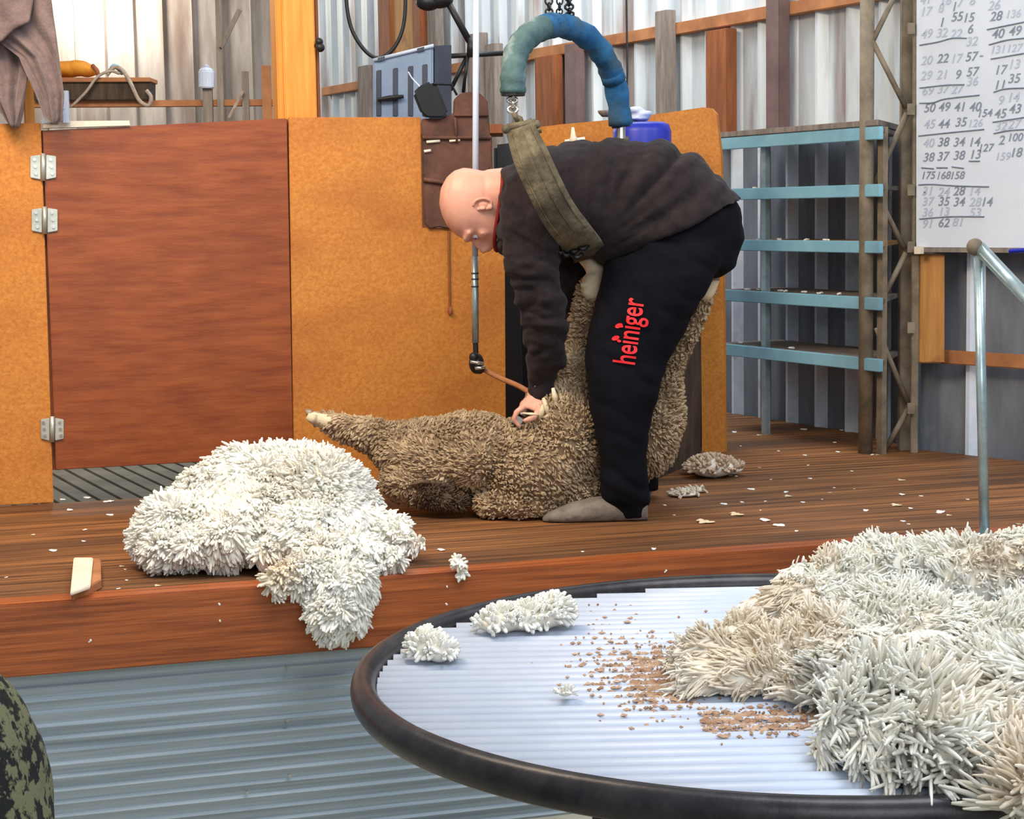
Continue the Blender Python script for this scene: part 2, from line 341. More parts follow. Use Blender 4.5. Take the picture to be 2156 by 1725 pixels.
def sheet(name, p0, p1, z0, z1, pitch, depth, mat, rw=.3, ribmat=None):
    """trapezoid-ribbed wall sheet from p0 to p1"""
    p0 = np.array([p0[0], p0[1], 0.]); p1 = np.array([p1[0], p1[1], 0.]); L_ = np.linalg.norm(p1-p0); t = (p1-p0)/L_
    n = np.array([t[1], -t[0], 0]);
    if n[1] > 0: n = -n
    s = 0; pr = []
    while s < L_:
        pr += [(s, 0), (s+pitch*(1-rw), 0), (s+pitch*(1-rw)+pitch*.06, depth), (s+pitch*(1-rw*.55), depth)]; s += pitch
        pr += [(s-pitch*rw*.5-pitch*.35, .0)][:0]
    v = []; f = []
    for (s, d) in pr:
        q = p0+t*s+n*d; v += [q+Z*z0, q+Z*z1]
    for i in range(len(pr)-1): f.append((2*i, 2*i+1, 2*i+3, 2*i+2))
    k = len(v); a = p0-n*.02; c = p0+t*pr[-1][0]-n*.02
    v += [a+Z*z0, a+Z*z1, c+Z*z0, c+Z*z1]; m = 2*(len(pr)-1)
    f += [(0, k, k+1, 1), (k, k+2, k+3, k+1), (m, m+1, k+3, k+2)]
    o = link(name, v, f, mat, fix=False)
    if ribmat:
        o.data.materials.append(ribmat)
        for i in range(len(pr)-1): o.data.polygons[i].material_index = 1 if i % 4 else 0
    return fin(o, kind='structure')
wt = nrm(np.array([W11[0]-W10[0], W11[1]-W10[1], 0]))
far = W10+wt*(-(12.0-W10[1])/abs(wt[1])) if wt[1] < 0 else W10
_zs = float(V(1560, 288, W10, W11, .36)[2])
sheet('wall_right', far, W11+wt*.22, _zs, 2.6, .185, .028, m_iron)
sheet('wall_right', far, W11+wt*.22, -.1, _zs, .185, .028, m_ironshade, .3, m_rib)
w2 = nrm(np.array([W21[0]-W20[0], W21[1]-W20[1], 0]))
sheet('wall_near_right', W20-w2*.02+np.array([.02, .0, 0]), W20+w2*2.4, -.1, 2.6, .265, .03, m_ironshade, .26, m_rib)
sheet('wall_back', (-4.6, 12.0), (far[0]+.3, 12.0), -.3, 3.0, .187, .03, m_rust, .12)

# ================================================================== PARTITION, DOOR, POSTS
def panel(px, mat, name, label, cat, th=.02, off=0., planes=(A0, A1), bevel=.002):
    pts = [V(x, y, planes[0], planes[1], off) for x, y in px]
    for q in pts:
        if q[2] < .03: q[2] = .002
    return fin(put(name, extr(pts, th), mat, bevel=bevel), label, cat)
panel([(-60, 262), (86, 259), (113, 1060), (-60, 1072)], m_board, 'partition_panel', 'orange fibreboard partition panel left of the brown door', 'panel')
pA = [V(x, y, A0, A1) for x, y in ((608, 247), (886, 247), (1040, 250), (1066, 1000), (620, 1030))]
pA[3][2] = pA[4][2] = .002; pA[2] = V(1064, 470, A0, A1); pm = V(890, 480, A0, A1)
pA = [pA[0], pA[1], pm, V(1063, 478, A0, A1), pA[3], pA[4]]
o = fin(put('partition_panel', extr(pA, .02), m_board, bevel=.002), 'orange fibreboard partition panel between the brown door and the shearer', 'panel')
b = B().tube([V(945, 488, A0, A1, .004), V(947, 650, A0, A1, .004)], .0035, 6); b.ball(V(948, 655, A0, A1, .006), (.008, .006, .014))
fin(put('cord', b, m_brown), 'thin brown cord hanging down the orange partition below the leather', 'cord')
dr = root('pen_door', (V(345, 980, A0, A1)+Z*0), 'brown stained plywood door hung on zinc hinges', 'door')
dpts = [V(90, 275, A0, A1), V(604, 249, A0, A1), V(618, 962, A0, A1), V(118, 990, A0, A1)]
put('door_leaf', extr(dpts, .022), m_door, dr, bevel=.002)
def hinge(x, y, hh=27, ww=27):
    h = B()
    for s in (-1, 1):
        h.prism([V(x+s*6, y-hh+2, A0, A1, .003), V(x+s*ww, y-hh+5, A0, A1, .003), V(x+s*ww, y+hh-4, A0, A1, .003), V(x+s*6, y+hh, A0, A1, .003)], -SN*.004)
    o = put('hinge', h, m_hinge, dr, bevel=.0015)
    put('hinge_pin', B().tube([V(x, y-hh-1, A0, A1, .008), V(x, y+hh+3, A0, A1, .008)], .0065, 10), m_hinge, o, True)
    for sx in (-1, 1):
        for sy in (-.55, 0, .55):
            p = V(x+sx*17+sy*3, y+sy*hh, A0, A1, .007); put('screw', B().tube([p, p-SN*.004], .0045, 8), m_steel, o)
o_ = extr([V(80, 275, A0, A1, -.024), V(100, 275, A0, A1, -.024), V(126, 990, A0, A1, -.024), V(104, 990, A0, A1, -.024)], .02); put('hinge_stile', o_, m_brown, dr)
put('closing_stile', extr([V(594, 252, A0, A1, -.024), V(612, 251, A0, A1, -.024), V(628, 962, A0, A1, -.024), V(606, 962, A0, A1, -.024)], .02), m_brown, dr)
hinge(91, 351); hinge(94, 463); hinge(110, 903, 25, 24)
b = B().prism([V(92, 255, A0, A1, .01), V(272, 254, A0, A1, .01), V(274, 264, A0, A1, .01), V(90, 270, A0, A1, .01)], SN*.035)
fin(put('timber_strip', b, m_pale), 'pale grey timber strip lying on top of the brown door', 'strip')
# grating behind the door
d_ = G(255, 1046, -.03)-G(153, 992, -.03); d_ = nrm(d_); pr_ = np.array([-d_[1], d_[0], 0]); c0 = G(200, 1010, -.03)
b = B(); 
for i in range(-22, 40):
    q = c0+pr_*i*.062; b.box(q+d_*.0-Z*.012, d_*1.0, pr_*.024, Z*.012)
def clipfront(bb):
    bm = bmesh.new(); me = mesh_np('c', bb.v, bb.f); bm.from_mesh(me)
    for pl, no in ((gx(0, AD+.0), -SN), (gx(pe, 0), SD), (gx(-1.0, 0), -SD)):
        r_ = bmesh.ops.bisect_plane(bm, geom=bm.verts[:]+bm.edges[:]+bm.faces[:], plane_co=Vector(pl), plane_no=Vector(no), clear_outer=True)
        bmesh.ops.holes_fill(bm, edges=bm.edges[:], sides=8)
    v = [np.array(q.co) for q in bm.verts]; bm.verts.index_update(); f = [tuple(x.index for x in q.verts) for q in bm.faces]; bm.free(); n = B(); n.v = v; n.f = f; return n
o = put('pen_grating', clipfront(b), m_slat); fin(o, 'grey slatted grating floor of the pen seen under the brown door', 'grating')
b = B().prism([gx(-1.2, AD, -.4), gx(pe, AD, -.4), gx(pe, AD+6, -.4), gx(-1.2, AD+6, -.4)], (0, 0, -.02))
fin(put('floor_under_pen', b, m_dark), kind='structure'); 
# orange post behind the partition
pz = AD+.09
def post(x0, x1, y0, y1, Y, mat, name, label, cat, depth=.08, z0=None, group=None):
    a, c = P(x0, y1, Y), P(x1, y1, Y+(x1-x0)/FPX*Y*.29); zt = P((x0+x1)/2, y0, Y)[2]; zb = min(a[2], c[2]) if z0 is None else z0
    a2, c2 = a.copy(), c.copy(); a2[2] = c2[2] = zb; t1, t0 = c2.copy(), a2.copy(); t0[2] = t1[2] = zt
    return fin(put(name, B().prism([a2, c2, t1, t0], SN*depth), mat, bevel=.003), label, cat, group)
Yp = float(V(628, 245, A0, A1)[1])+.045
pr = root('timber_post', P(628, 700, Yp), 'tall square orange pine post rising behind the brown door', 'post')
for nm, x0, x1, dy in (('post_core', 600, 668, 0), ('post_edge', 586, 604, .01)):
    a, c = P(x0, 245, Yp+dy), P(x1, 245, Yp+dy+(x1-x0)/FPX*Yp*.29); a[2] = c[2] = -.03; t0, t1 = a.copy(), c.copy(); t0[2] = t1[2] = 1.7
    put(nm, B().prism([a, c, t1, t0], SN*.1), m_post, pr, bevel=.004)
post(668, 676, -40, 250, Yp+.06, m_brown, 'post_dark_side', 'narrow dark brown strip for the dark right side of the orange post', 'batten', .03, -.03)  # separate strip, the post's dark side put into its colour
b = B().ball(P(672, 88, Yp+.02), .012); b.ball(P(674, 100, Yp+.02), .014); b.tube([P(664, 96, Yp+.03), P(674, 96, Yp+.02)], .006)
fin(put('clamp', b, m_black, smooth=True), 'small black metal clamp fixed to the side of the orange post', 'clamp')

# ================================================================== CHUTE BEHIND THE SHEARER
Yc = 6.2; c0 = P(1180, 400, 6.45); c1 = P(1522, 400, 6.22)
def cp(x, y, off=0.): return V(x, y, c0, c1, off)
cr_ = root('chute_surround', (cp(1500, 950)[0], cp(1500, 950)[1], 0), 'orange fibreboard chute surround with a rounded corner behind the shearer', 'panel')
pts = [cp(1070, 276), cp(1180, 262), cp(1300, 251), cp(1400, 238), cp(1480, 226), cp(1497, 228), cp(1508, 240), cp(1518, 330), cp(1524, 700), cp(1526, 955), cp(1478, 955), cp(1476, 700), cp(1478, 400), cp(1440, 330), cp(1300, 330), cp(1070, 330)]
for q in pts:
    if q[2] < .1: q[2] = .0
cN = nrm(np.array([-(c1-c0)[1], (c1-c0)[0], 0])); cN = cN if cN[1] > 0 else -cN
put('header_board', B().prism(pts, cN*.025), m_board, cr_)
q = [cp(1060, 320, -.10), cp(1500, 320, -.10), cp(1500, 950, -.10), cp(1060, 950, -.10)]; q[2][2] = q[3][2] = .0
fin(put('chute_dark_sheet', B().prism(q, cN*.02), m_chute), 'near-black sheet standing for the dark chute interior behind the shearer', 'backing')  # added sheet, its black colour stands for the shade in the opening
b = B()
for i in range(6):
    x0 = 1478-i*20; dx = -6
    a = [P(x0-16+22, 640+i*52, 6.0-.05*i), P(x0+10+14, 640+i*46, 6.0-.05*i)]
bq = [P(1476, 690, 6.05), P(1476, 980, 6.05), P(1370, 1015, 5.55), P(1370, 990, 5.55)]
bq[1][2] = 0.0; bq[2][2] = 0.0
fin(put('chute_side_board', B().prism(bq, SN*.03), m_ramp), 'dark sloping side board of the chute behind the shearer legs', 'board')

# ================================================================== WALL FRAMING
def wp(x, y, off=.05): return V(x, y, W10, W11, off)
wn = np.array([wt[1], -wt[0], 0]); wn = wn if wn[1] < 0 else -wn
zr = float(wp(1285, 73)[2]); zr2 = float(wp(1285, 97)[2])
a, c = wp(676, 150), wp(1902, 20); 
for q, zz in ((a, zr), (c, zr)): q[2] = zz
fin(put('wall_rail', B().prism([a, c, c-Z*(zr-zr2), a-Z*(zr-zr2)], -wn*.045), m_timb, bevel=.003), 'long brown timber rail running along the iron wall behind the shearer', 'rail')
ztop = float(V(1560, 288, W10, W11, .36)[2])+.0
studs = [(1380, 1403, 22, 245, m_grey, 'grey round-topped timber stud on the iron wall right of the blue arch', .10),
         (1486, 1530, 62, 290, m_brown, 'wide orange brown plank below the wall rail left of the shelves', .09),
         (1612, 1640, -60, 268, m_purp, 'plum brown steel stud standing behind the top shelf', .10),
         (1190, 1213, 92, 262, m_purp, 'slim plum stud seen through the blue padded arch', .09),
         (1127, 1167, 118, 268, m_brown, 'short dark brown plank seen inside the blue padded arch', .09),
         (1023, 1043, 92, 270, m_grey, 'grey timber stake just right of the white tube', .11),
         (985, 1012, 70, 268, m_grey, 'grey weathered stud directly behind the white tube', .12),
         (755, 775, 138, 250, m_grey, 'short grey stake left of the blue grey case', .12),
         (822, 872, -60, 130, m_ochre, 'pale broad board of the wall frame above the blue grey case', .08),
         (800, 824, -60, 240, m_brown, 'dark brown stud behind the hanging black cable', .10),
         (872, 888, -60, 240, m_brown, 'dark brown narrow stud above the blue grey case', .10),
         (903, 920, -60, 240, m_grey, 'grey brown stud above the right end of the blue grey case', .10)]
for x0, x1, y0, y1, mm, lab, off in studs:
    a, c = wp(x0, y1, off), wp(x1, y1, off); zt = float(wp((x0+x1)/2, y0, off)[2]); a[2] = c[2] = 0.
    if x0 > 1480: a[2] = c[2] = ztop
    t0, t1 = a.copy(), c.copy(); t0[2] = t1[2] = zt
    o = put('wall_stud', B().prism([a, c, t1, t0], -wn*min(off-.03, .05)), mm, bevel=.003); fin(o, lab, 'stud', 'studs standing along the iron wall')
a, c = wp(1500, 276, .36), wp(1850, 258, .36); c9 = wp(1893, 258, .03); c9[2] = ztop+.002; a[2] = c[2] = ztop+.002
fin(put('shelf_ledge', B().prism([a, c, c9, a-wn*.33], Z*.02), m_grey, bevel=.002), 'grey dusty board lying along the top of the blue shelves', 'board')
# low rail at the right
def wq(x, y, off=.05): return V(x, y, W20, W21, off)
a = [wq(1985, 737, .06), wq(2300, 772, .06), wq(2300, 800, .06), wq(1985, 766, .06)]
za = a[0][2]; zb = a[3][2]; a[1][2] = za; a[2][2] = zb
fin(put('wall_rail', B().prism(a, SN*.03), m_timb, bevel=.003), 'brown timber rail low on the wall under the whiteboard', 'rail')
a = [wq(1932, 535, .09), wq(1990, 535, .09), wq(1990, 765, .09), wq(1932, 765, .09)]
fin(put('timber_block', B().prism(a, SN*.05), m_ochre, bevel=.004), 'ochre knotty timber upright under the left corner of the whiteboard', 'timber')
# whiteboard with tallies
wb = root('whiteboard', wq(2050, 525, .11), 'white tally board covered with handwritten numbers on the right wall', 'whiteboard')
wnn = nrm(np.array([W21[1]-W20[1], -(W21[0]-W20[0]), 0])); wnn = wnn if wnn[1] < 0 else -wnn
def wbq(x, y, off=.115): return V(x, y, W20, W21, off)
zb_ = float(wbq(1930, 523)[2])
a = [wbq(1929, -60), wbq(2420, -60), wbq(2420, 520), wbq(1929, 523)]; a[2][2] = a[3][2] = zb_; a[0][2] = a[1][2] = zb_+1.1
put('board_face', B().prism(a, -wnn*.012), m_wb, wb)
a = [wbq(1929, 523, .118), wbq(2420, 523, .118), wbq(2420, 530, .118), wbq(1929, 530, .118)]
for i, zz in enumerate((zb_+.004, zb_+.004, zb_-.012, zb_-.012)): a[i][2] = zz
put('bottom_trim', B().prism(a, -wnn*.02), m_grey, wb)
wdir = nrm(np.array([(W21-W20)[0], (W21-W20)[1], 0]))
def text_mesh(s, size, org, ex, ey, shear=0., thick=.0, wx=1.):
    cu = bpy.data.curves.new('t', 'FONT'); cu.body = s; cu.size = size; cu.align_x = 'CENTER'; cu.align_y = 'CENTER'; cu.shear = shear; cu.extrude = 0; cu.offset = thick
    o = bpy.data.objects.new('t', cu); C.objects.link(o); dg = bpy.context.evaluated_depsgraph_get(); me = bpy.data.meshes.new_from_object(o.evaluated_get(dg))
    v = [org+ex*q.co[0]*wx+ey*q.co[1] for q in me.vertices]; f = [tuple(p.vertices) for p in me.polygons]
    bpy.data.objects.remove(o); bpy.data.meshes.remove(me); return v, f
rows = [(2008, 15, '1', 0), (1948, 25, '17', 1), (2038, 38, '15', 0), (1980, 18, '8', 1), (1950, 72, '49', 1), (1982, 70, '32', 1), (2012, 72, '22', 1), (2042, 62, '6', 0), (2045, 88, '32', 1),
        (1950, 128, '20', 1), (1984, 124, '22', 0), (2012, 124, '17', 1), (2044, 120, '57', 0), (2065, 116, '-', 0), (1949, 160, '29', 1), (1983, 158, '21', 1), (2016, 158, '9', 0), (2046, 152, '57', 0), (2046, 172, '36', 1),
        (1952, 192, '69', 1), (1984, 188, '37', 1), (2014, 188, '27', 1), (1956, 228, '50', 0), (1987, 226, '49', 0), (2020, 226, '41', 0), (2052, 226, '40', 0), (2072, 239, '154', 0),
        (1956, 262, '45', 1), (1986, 262, '44', 0), (2022, 258, '35', 0), (2052, 260, '126', 1), (1954, 302, '40', 1), (1985, 300, '38', 0), (2018, 300, '34', 0), (2050, 300, '14', 0), (2074, 312, '127', 0),
        (1954, 332, '38', 0), (1984, 330, '37', 0), (2018, 328, '38', 0), (2052, 326, '13', 0), (1953, 370, '175', 0), (1985, 370, '168', 0), (2014, 370, '158', 0),
        (1952, 403, '31', 1), (1986, 405, '24', 1), (2018, 403, '28', 0), (2050, 403, '14', 1), (1952, 425, '37', 1), (1986, 425, '35', 0), (2018, 426, '34', 0), (2052, 426, '28', 1), (2076, 426, '14', 0),
        (1952, 448, '36', 1), (1986, 446, '13', 1), (2052, 448, '53', 1), (1952, 472, '91', 1), (1986, 470, '62', 0), (2016, 468, '81', 1),
        (2092, 12, '26', 1), (2096, 35, '28', 0), (2132, 30, '136', 1), (2100, 72, '40', 0), (2136, 66, '49', 0), (2100, 105, '131', 1), (2134, 102, '127', 1), (2105, 148, '17', 0), (2134, 136, '13', 1), (2134, 166, '35', 0), (2104, 180, '11', 0),
        (2106, 212, '9', 1), (2132, 206, '14', 1), (2105, 240, '45', 0), (2136, 230, '43', 0), (2106, 266, '32', 1), (2134, 262, '27', 1), (2108, 296, '2', 0), (2136, 290, '100', 0), (2110, 330, '159', 1), (2138, 322, '18', 0),
        (1990, 2, '18', 1), (2020, 6, '7', 1), (2046, 2, '8', 1), (1948, 0, '41', 1), (1982, 48, '1', 0), (2014, 36, '55', 0)]
for x, y, t_, k in rows:
    v, f = text_mesh(t_, .040 if len(t_) < 3 else .034, wbq(x, y, .1165), wdir*.85, Z, .25, .0004, 1.35); link('handwritten_number', v, f, m_inkl if k else m_ink, wb, fix=False)
for pl in ([(1936, 95), (1975, 88), (2005, 80), (2035, 80)], [(1936, 185), (1992, 179), (2030, 178)], [(1936, 217), (1965, 216), (1990, 208), (2062, 200)], [(1934, 286), (2000, 279), (2072, 272)], [(2040, 339), (2063, 339)], [(1934, 389), (1965, 388), (2010, 391), (2082, 393)],
           [(1936, 461), (2000, 456), (2072, 456)], [(2082, 94), (2120, 84), (2156, 80), (2200, 74)], [(2092, 194), (2115, 187), (2156, 185), (2200, 184)], [(2092, 281), (2130, 274), (2200, 271)], [(2078, 62), (2156, 46)], [(2086, 124), (2156, 112)], [(2090, 257), (2156, 247)],
           [(1940, 353), (1966, 355)], [(1972, 353), (1995, 353)], [(2004, 351), (2029, 354)], [(1945, 405), (1948, 405)]):
    q = bez([wbq(x, y, .1172) for x, y in pl], 10) if len(pl) > 2 else [wbq(x, y, .1172) for x, y in pl]; put('ruled_line', B().tube(q, .0022, 5), m_ink, wb)
put('corner_clip', B().box(wbq(1935, 527, .13), wdir*.012, wnn*.01, Z*.012), m_pale, wb)
b = B().tube([wbq(2126, 529, .14), wbq(2156, 527, .14)], .007, 8); b.tube([wbq(2156, 527, .14), wbq(2240, 523, .14)], .0068, 8)
fin(put('marker_pen', b, m_drum), 'blue and white marker pen lying on the whiteboard ledge', 'pen')

# ================================================================== TRUSS POST
Yt = 6.14
tr = root('truss_post', P(1870, 950, Yt), 'dusty brown steel lattice post between the shelves and the whiteboard', 'post')
def pt(x, y, Y=Yt): return P(x, y, Y)
def vert(name, x, r, ybase, Y, mat=m_truss, square=False):
    base = P(x, ybase, Y); base[2] = 0; top = base+Z*1.75
    if square: put(name, B().box((base+top)/2, nrm(np.array([1, .1, 0]))*r, np.array([0, r*.7, 0]), Z*.875), mat, tr, bevel=.002)
    else: put(name, B().tube([base, top], r, 16), mat, tr, True)
vert('chord', 1822, .024, 950, 6.14); vert('chord', 1906, .024, 948, 6.2, square=True); vert('chord_flange', 1924, .012, 948, 6.12, square=True)
for (xa, ya, xb, yb) in ((1838, 85, 1884, -10), (1836, 85, 1908, 228), (1910, 238, 1840, 392), (1838, 392, 1905, 525), (1908, 532, 1845, 655), (1845, 690, 1912, 850), (1912, 862, 1862, 950)):
    put('lacing_bar', B().tube([pt(xa, ya, 6.13), pt(xb, yb, 6.15)], .0095, 8), m_truss, tr, True)
for y in (60, 230, 400, 520, 690, 860):
    put('weld_plate', B().box(pt(1918, y, 6.10), (.012, 0, 0), (0, .004, 0), Z*.018), m_truss, tr)

# ================================================================== SHELVES
sh = root('shelving_rack', wp(1700, 950, .2), 'pale blue steel shelving rack with dusty shelves against the iron wall', 'shelves')
off = .36
zs = [(288, 313), (397, 421), (505, 528), (612, 636), (728, 752)]   # at x=1560
for i, (ya, yb) in enumerate(zs):
    a = V(1490, ya, W10, W11, off); c = V(1850, ya, W10, W11, off); zt = float(V(1560, ya, W10, W11, off)[2]); zb2 = float(V(1560, yb, W10, W11, off)[2])
    a[2] = c[2] = zt; L_ = wn*.012
    put('shelf_front', B().prism([a, c, c-Z*(zt-zb2), a-Z*(zt-zb2)], -wn*.02), m_shelf, sh, bevel=.002)
    a2, c2 = a-wn*.02, c-wn*.02
    bk2 = V(1893, ya, W10, W11, .035); bk2[2] = zt-.004
    put('shelf_board', B().prism([a2-Z*.004, c2-Z*.004, bk2, a2-wn*(off-.055)-Z*.004], -Z*.014), m_grey if i != 2 else m_ochre, sh)
for x, mm in ((1612, m_galv), (1858, m_truss)):
    p = V(x, 500, W10, W11, off-.05); p[2] = 0; zt = float(V(1560, 288, W10, W11, off)[2])
    put('rack_upright', B().box(p+Z*zt/2, wt*.014, wn*.010, Z*(zt/2)), mm, sh)
    p = V(x, 500, W10, W11, .06); p[2] = 0
    put('rack_upright', B().box(p+Z*zt/2, wt*.018, wn*.012, Z*(zt/2)), m_grey, sh)
p = V(1492, 500, W10, W11, off-.05); p[2] = 0; put('rack_upright', B().box(p+Z*zt/2, wt*.018, wn*.012, Z*(zt/2)), m_grey, sh)

# ================================================================== HANDRAIL
Yh = float(G(2072, 1132)[1])+.02
hr = root('handrail', G(2072, 1132), 'pale galvanised pipe handrail standing on the deck edge at the right', 'handrail')
base = G(2073, 1132); top = P(2060, 530, Yh); put('upright', B().tube([base, top], .0125, 16), m_galv, hr, True)
put('joint', B().ball(P(2053, 520, Yh), .021, 18, 12), m_truss, hr, True)
put('sloping_rail', B().tube([P(2062, 522, Yh), P(2300, 775, Yh-.35)], .017, 16), m_galv, hr, True)
put('base_flange', B().tube([base, base+Z*.008], .03, 16), m_galv, hr)

# ================================================================== ITEMS ABOVE THE PARTITION (left)
Y7 = 7.0
zrail = float(P(300, 212, Y7)[2])
rr = root('back_rail', (P(300, 225, Y7)[0], Y7, -.03), 'brown timber rail with grey posts behind the brown door', 'rail')
put('rail', B().prism([P(60, 213, Y7), P(590, 209, Y7), P(590, 222, Y7), P(60, 226, Y7)], (0, .05, 0)), m_timb, rr)
for x0, x1, y0, mm in ((426, 446, 186, m_grey), (452, 464, -30, m_grey), (508, 522, 150, m_grey), (550, 569, 138, m_timb)):
    a = [P(x0, y0, Y7-.02), P(x1, y0, Y7-.02), P(x1, 250, Y7-.02), P(x0, 250, Y7-.02)]; a[2][2] = a[3][2] = -.03
    put('post', B().prism(a, (0, .02, 0)), mm, rr)
put('brace', B().tube([P(482, 248, Y7-.04), P(512, 192, Y7-.04)], .006, 6), m_rope, rr)
put('brace', B().tube([P(465, 100, Y7-.03), P(505, 20, Y7-.03)], .01, 6), m_grey, rr)
# the trough sits on the rail
b = B().prism([P(70, 171, Y7-.03), P(315, 171, Y7-.03), P(315, 210, Y7-.03), P(70, 212, Y7-.03)], (0, .12, 0))
o = root('timber_box', P(200, 212, Y7), 'dark brown timber box lying on the rail above the door', 'box'); put('box_body', b, m_ramp, o, bevel=.003)
put('box_lid', B().prism([P(66, 163, Y7-.045), P(316, 163, Y7-.045), P(316, 172, Y7-.045), P(66, 173, Y7-.045)], (0, .15, 0)), m_timb, o, bevel=.002)
ob = B()
for (x, y, rx, rz) in ((140, 146, .065, .033), (165, 143, .05, .03), (120, 148, .05, .028), (186, 148, .04, .022)): ob.ball(P(x, y, Y7+.02), (rx, .06, rz))
v, n, f = remesh(ob, .006, 6); v += n*(fbm(v*14, 2)*.006)[:, None]; v[:, 2] = np.maximum(v[:, 2], float(P(160, 163, Y7)[2]))
o = link('canvas_bag', v, f, m_obag, None, True); fin(o, 'orange canvas bag lying on the dark timber box', 'bag')
put('bag_strap', B().tube([P(195, 138, Y7-.02), P(205, 150, Y7-.04), P(207, 160, Y7-.04)], .008, 8), m_brown, o, True)
b = B().tube(bez([P(225, 158, Y7-.05), P(240, 142, Y7-.05), P(258, 148, Y7-.05), P(275, 175, Y7-.06), P(292, 210, Y7-.06), P(312, 222, Y7-.055), P(318, 205, Y7-.055), P(308, 190, Y7-.055)], 40), .0075, 8)
b.tube(bez([P(150, 225, Y7-.06), P(180, 195, Y7-.06), P(205, 162, Y7-.06), P(232, 150, Y7-.055), P(252, 155, Y7-.055)], 24), .0055, 8)
fin(put('rope', b, m_rope, smooth=True), 'pale looped rope hanging over the dark timber box', 'rope')
b = B().tube(bez([P(232, 150, Y7-.03), P(240, 140, Y7-.03), P(250, 144, Y7-.02), P(258, 154, Y7-.03)], 12), .01, 8)
fin(put('cloth_knot', b, m_shelf, smooth=True), 'small blue grey knotted cloth beside the orange canvas bag', 'cloth')
b = B().tube([P(435, 186, Y7-.02), P(435, 150, Y7-.02), P(435, 142, Y7-.02)], [.03, .031, .018], 12); b.tube([P(435, 142, Y7-.02), P(436, 136, Y7-.02)], .012, 10)
fin(put('bottle', b, m_white, smooth=False, bevel=.004), 'squat white plastic bottle standing on a grey post', 'bottle')
b = B().prism([P(574, 150, 6.3), P(592, 145, 6.3), P(592, 300, 6.3), P(572, 300, 6.3)], (0, .03, 0))
for i in (2, 3, 6, 7): b.v[i][2] = -.03
fin(put('green_batten', b, m_green), 'green painted batten beside the foot of the orange post', 'batten')
# left orange stub, towel, brushes
Yl = float(V(60, 262, A0, A1)[1])
post(52, 74, 150, 262, Yl+.06, m_post, 'timber_post', 'slim orange timber post behind the hanging mauve towel', 'post', .03, -.03)
def drape(cols, Y, seed, mat, name, label, cat, thick=.012, nu=40, nv=50, amp=.03, folds=5):
    """cloth hung from y0 to y1, side outline given as rows (y,xl,xr)"""
    ys = [r[0] for r in cols]; v = []
    for i in range(nv+1):
        y = ys[0]+(ys[-1]-ys[0])*i/nv; xl = np.interp(y, ys, [r[1] for r in cols]); xr = np.interp(y, ys, [r[2] for r in cols])
        for j in range(nu+1):
            u = j/nu; p = P(xl+(xr-xl)*u, y, Y); ph = u*folds*math.pi+1.2*math.sin(i*.09+seed)
            p[1] += amp*math.sin(ph)*(.4+.6*i/nv)+.4*amp*math.sin(ph*2.3+seed); v.append(p)
    f = [(i*(nu+1)+j, i*(nu+1)+j+1, (i+1)*(nu+1)+j+1, (i+1)*(nu+1)+j) for i in range(nv) for j in range(nu)]
    n0 = len(v); v += [p+np.array([0, thick, 0]) for p in v[:]]; f += [tuple(q+n0 for q in x)[::-1] for x in f[:]]
    e = [i*(nu+1) for i in range(nv+1)]; e2 = [i*(nu+1)+nu for i in range(nv+1)]
    for ed in (e, e2, list(range(nu+1)), [nv*(nu+1)+j for j in range(nu+1)]):
        f += [(ed[k], ed[k+1], ed[k+1]+n0, ed[k]+n0) for k in range(len(ed)-1)]
    return v, f
tw = root('towel', P(60, 268, Yl-.05), 'mauve grey towel hanging in the top left corner', 'towel')
v, f = drape([(-60, -70, 100), (40, -70, 112), (120, 40, 124), (200, 78, 134), (250, 96, 130), (262, 108, 118)], Yl-.09, 1., m_towel, '', '', '', amp=.012, folds=3.4); link('front_fold', v, f, m_towel, tw, True)
v, f = drape([(-60, -90, 60), (60, -90, 66), (150, -40, 62), (210, -20, 52), (240, 2, 46), (268, 22, 36)], Yl-.06, 2.3, m_towel, '', '', '', amp=.014, folds=4); link('rear_fold', v, f, m_towel, tw, True)
v, f = drape([(-60, -70, 70), (0, -70, 68), (46, -70, 60), (60, -70, 30), (88, -60, 2)], Yl-.125, .3, m_towel, '', '', '', amp=.006, folds=2); link('turned_corner', v, f, m_towel, tw, True)
b = B().box(P(139, 225, Yl), (.008, 0, 0), (0, .008, 0), Z*.045); b.box(P(120, 236, Yl-.03), nrm(np.array([.4, 0, .5]))*.02, (0, .008, 0), nrm(np.array([-.5, 0, .4]))*.01)
b.prism([P(84, 252, Yl), P(142, 236, Yl), P(142, 252, Yl), P(90, 260, Yl)], (0, .02, 0))
fin(put('white_bracket', b, m_white), 'small white plastic bracket on the door top by the towel', 'bracket')

# ================================================================== ITEMS ABOVE THE PARTITION (middle)
Y6 = 6.35
zb3 = float(P(870, 262, Y6)[2])
bn = root('bench', (P(860, 262, Y6)[0], Y6+.1, 0), 'plain timber bench behind the orange partition carrying the case', 'bench')
bx = P(860, 262, Y6)[0]
put('bench_top', B().box((bx+.06, Y6+.12, zb3-.02), (.26, 0, 0), (0, .16, 0), Z*.015), m_brown, bn)
for sx in (-.16, .26):
    for sy in (0, .24): put('leg', B().box((bx+sx, Y6+sy, (zb3-.035)/2), (.02, 0, 0), (0, .02, 0), Z*((zb3-.035)/2)), m_brown, bn)
case = root('tool_case', P(870, 262, Y6), 'blue grey moulded plastic case tilted behind the orange partition', 'case')
cs = [P(785, 128, Y6), P(912, 96, Y6), P(912, 262, Y6), P(785, 262, Y6)]
put('case_body', B().prism(cs, (.0, .12, 0)), m_tool, case, bevel=.006)
sd = [P(914, 96, Y6+.01), P(951, 94, Y6+.12), P(951, 262, Y6+.12), P(914, 262, Y6+.01)]
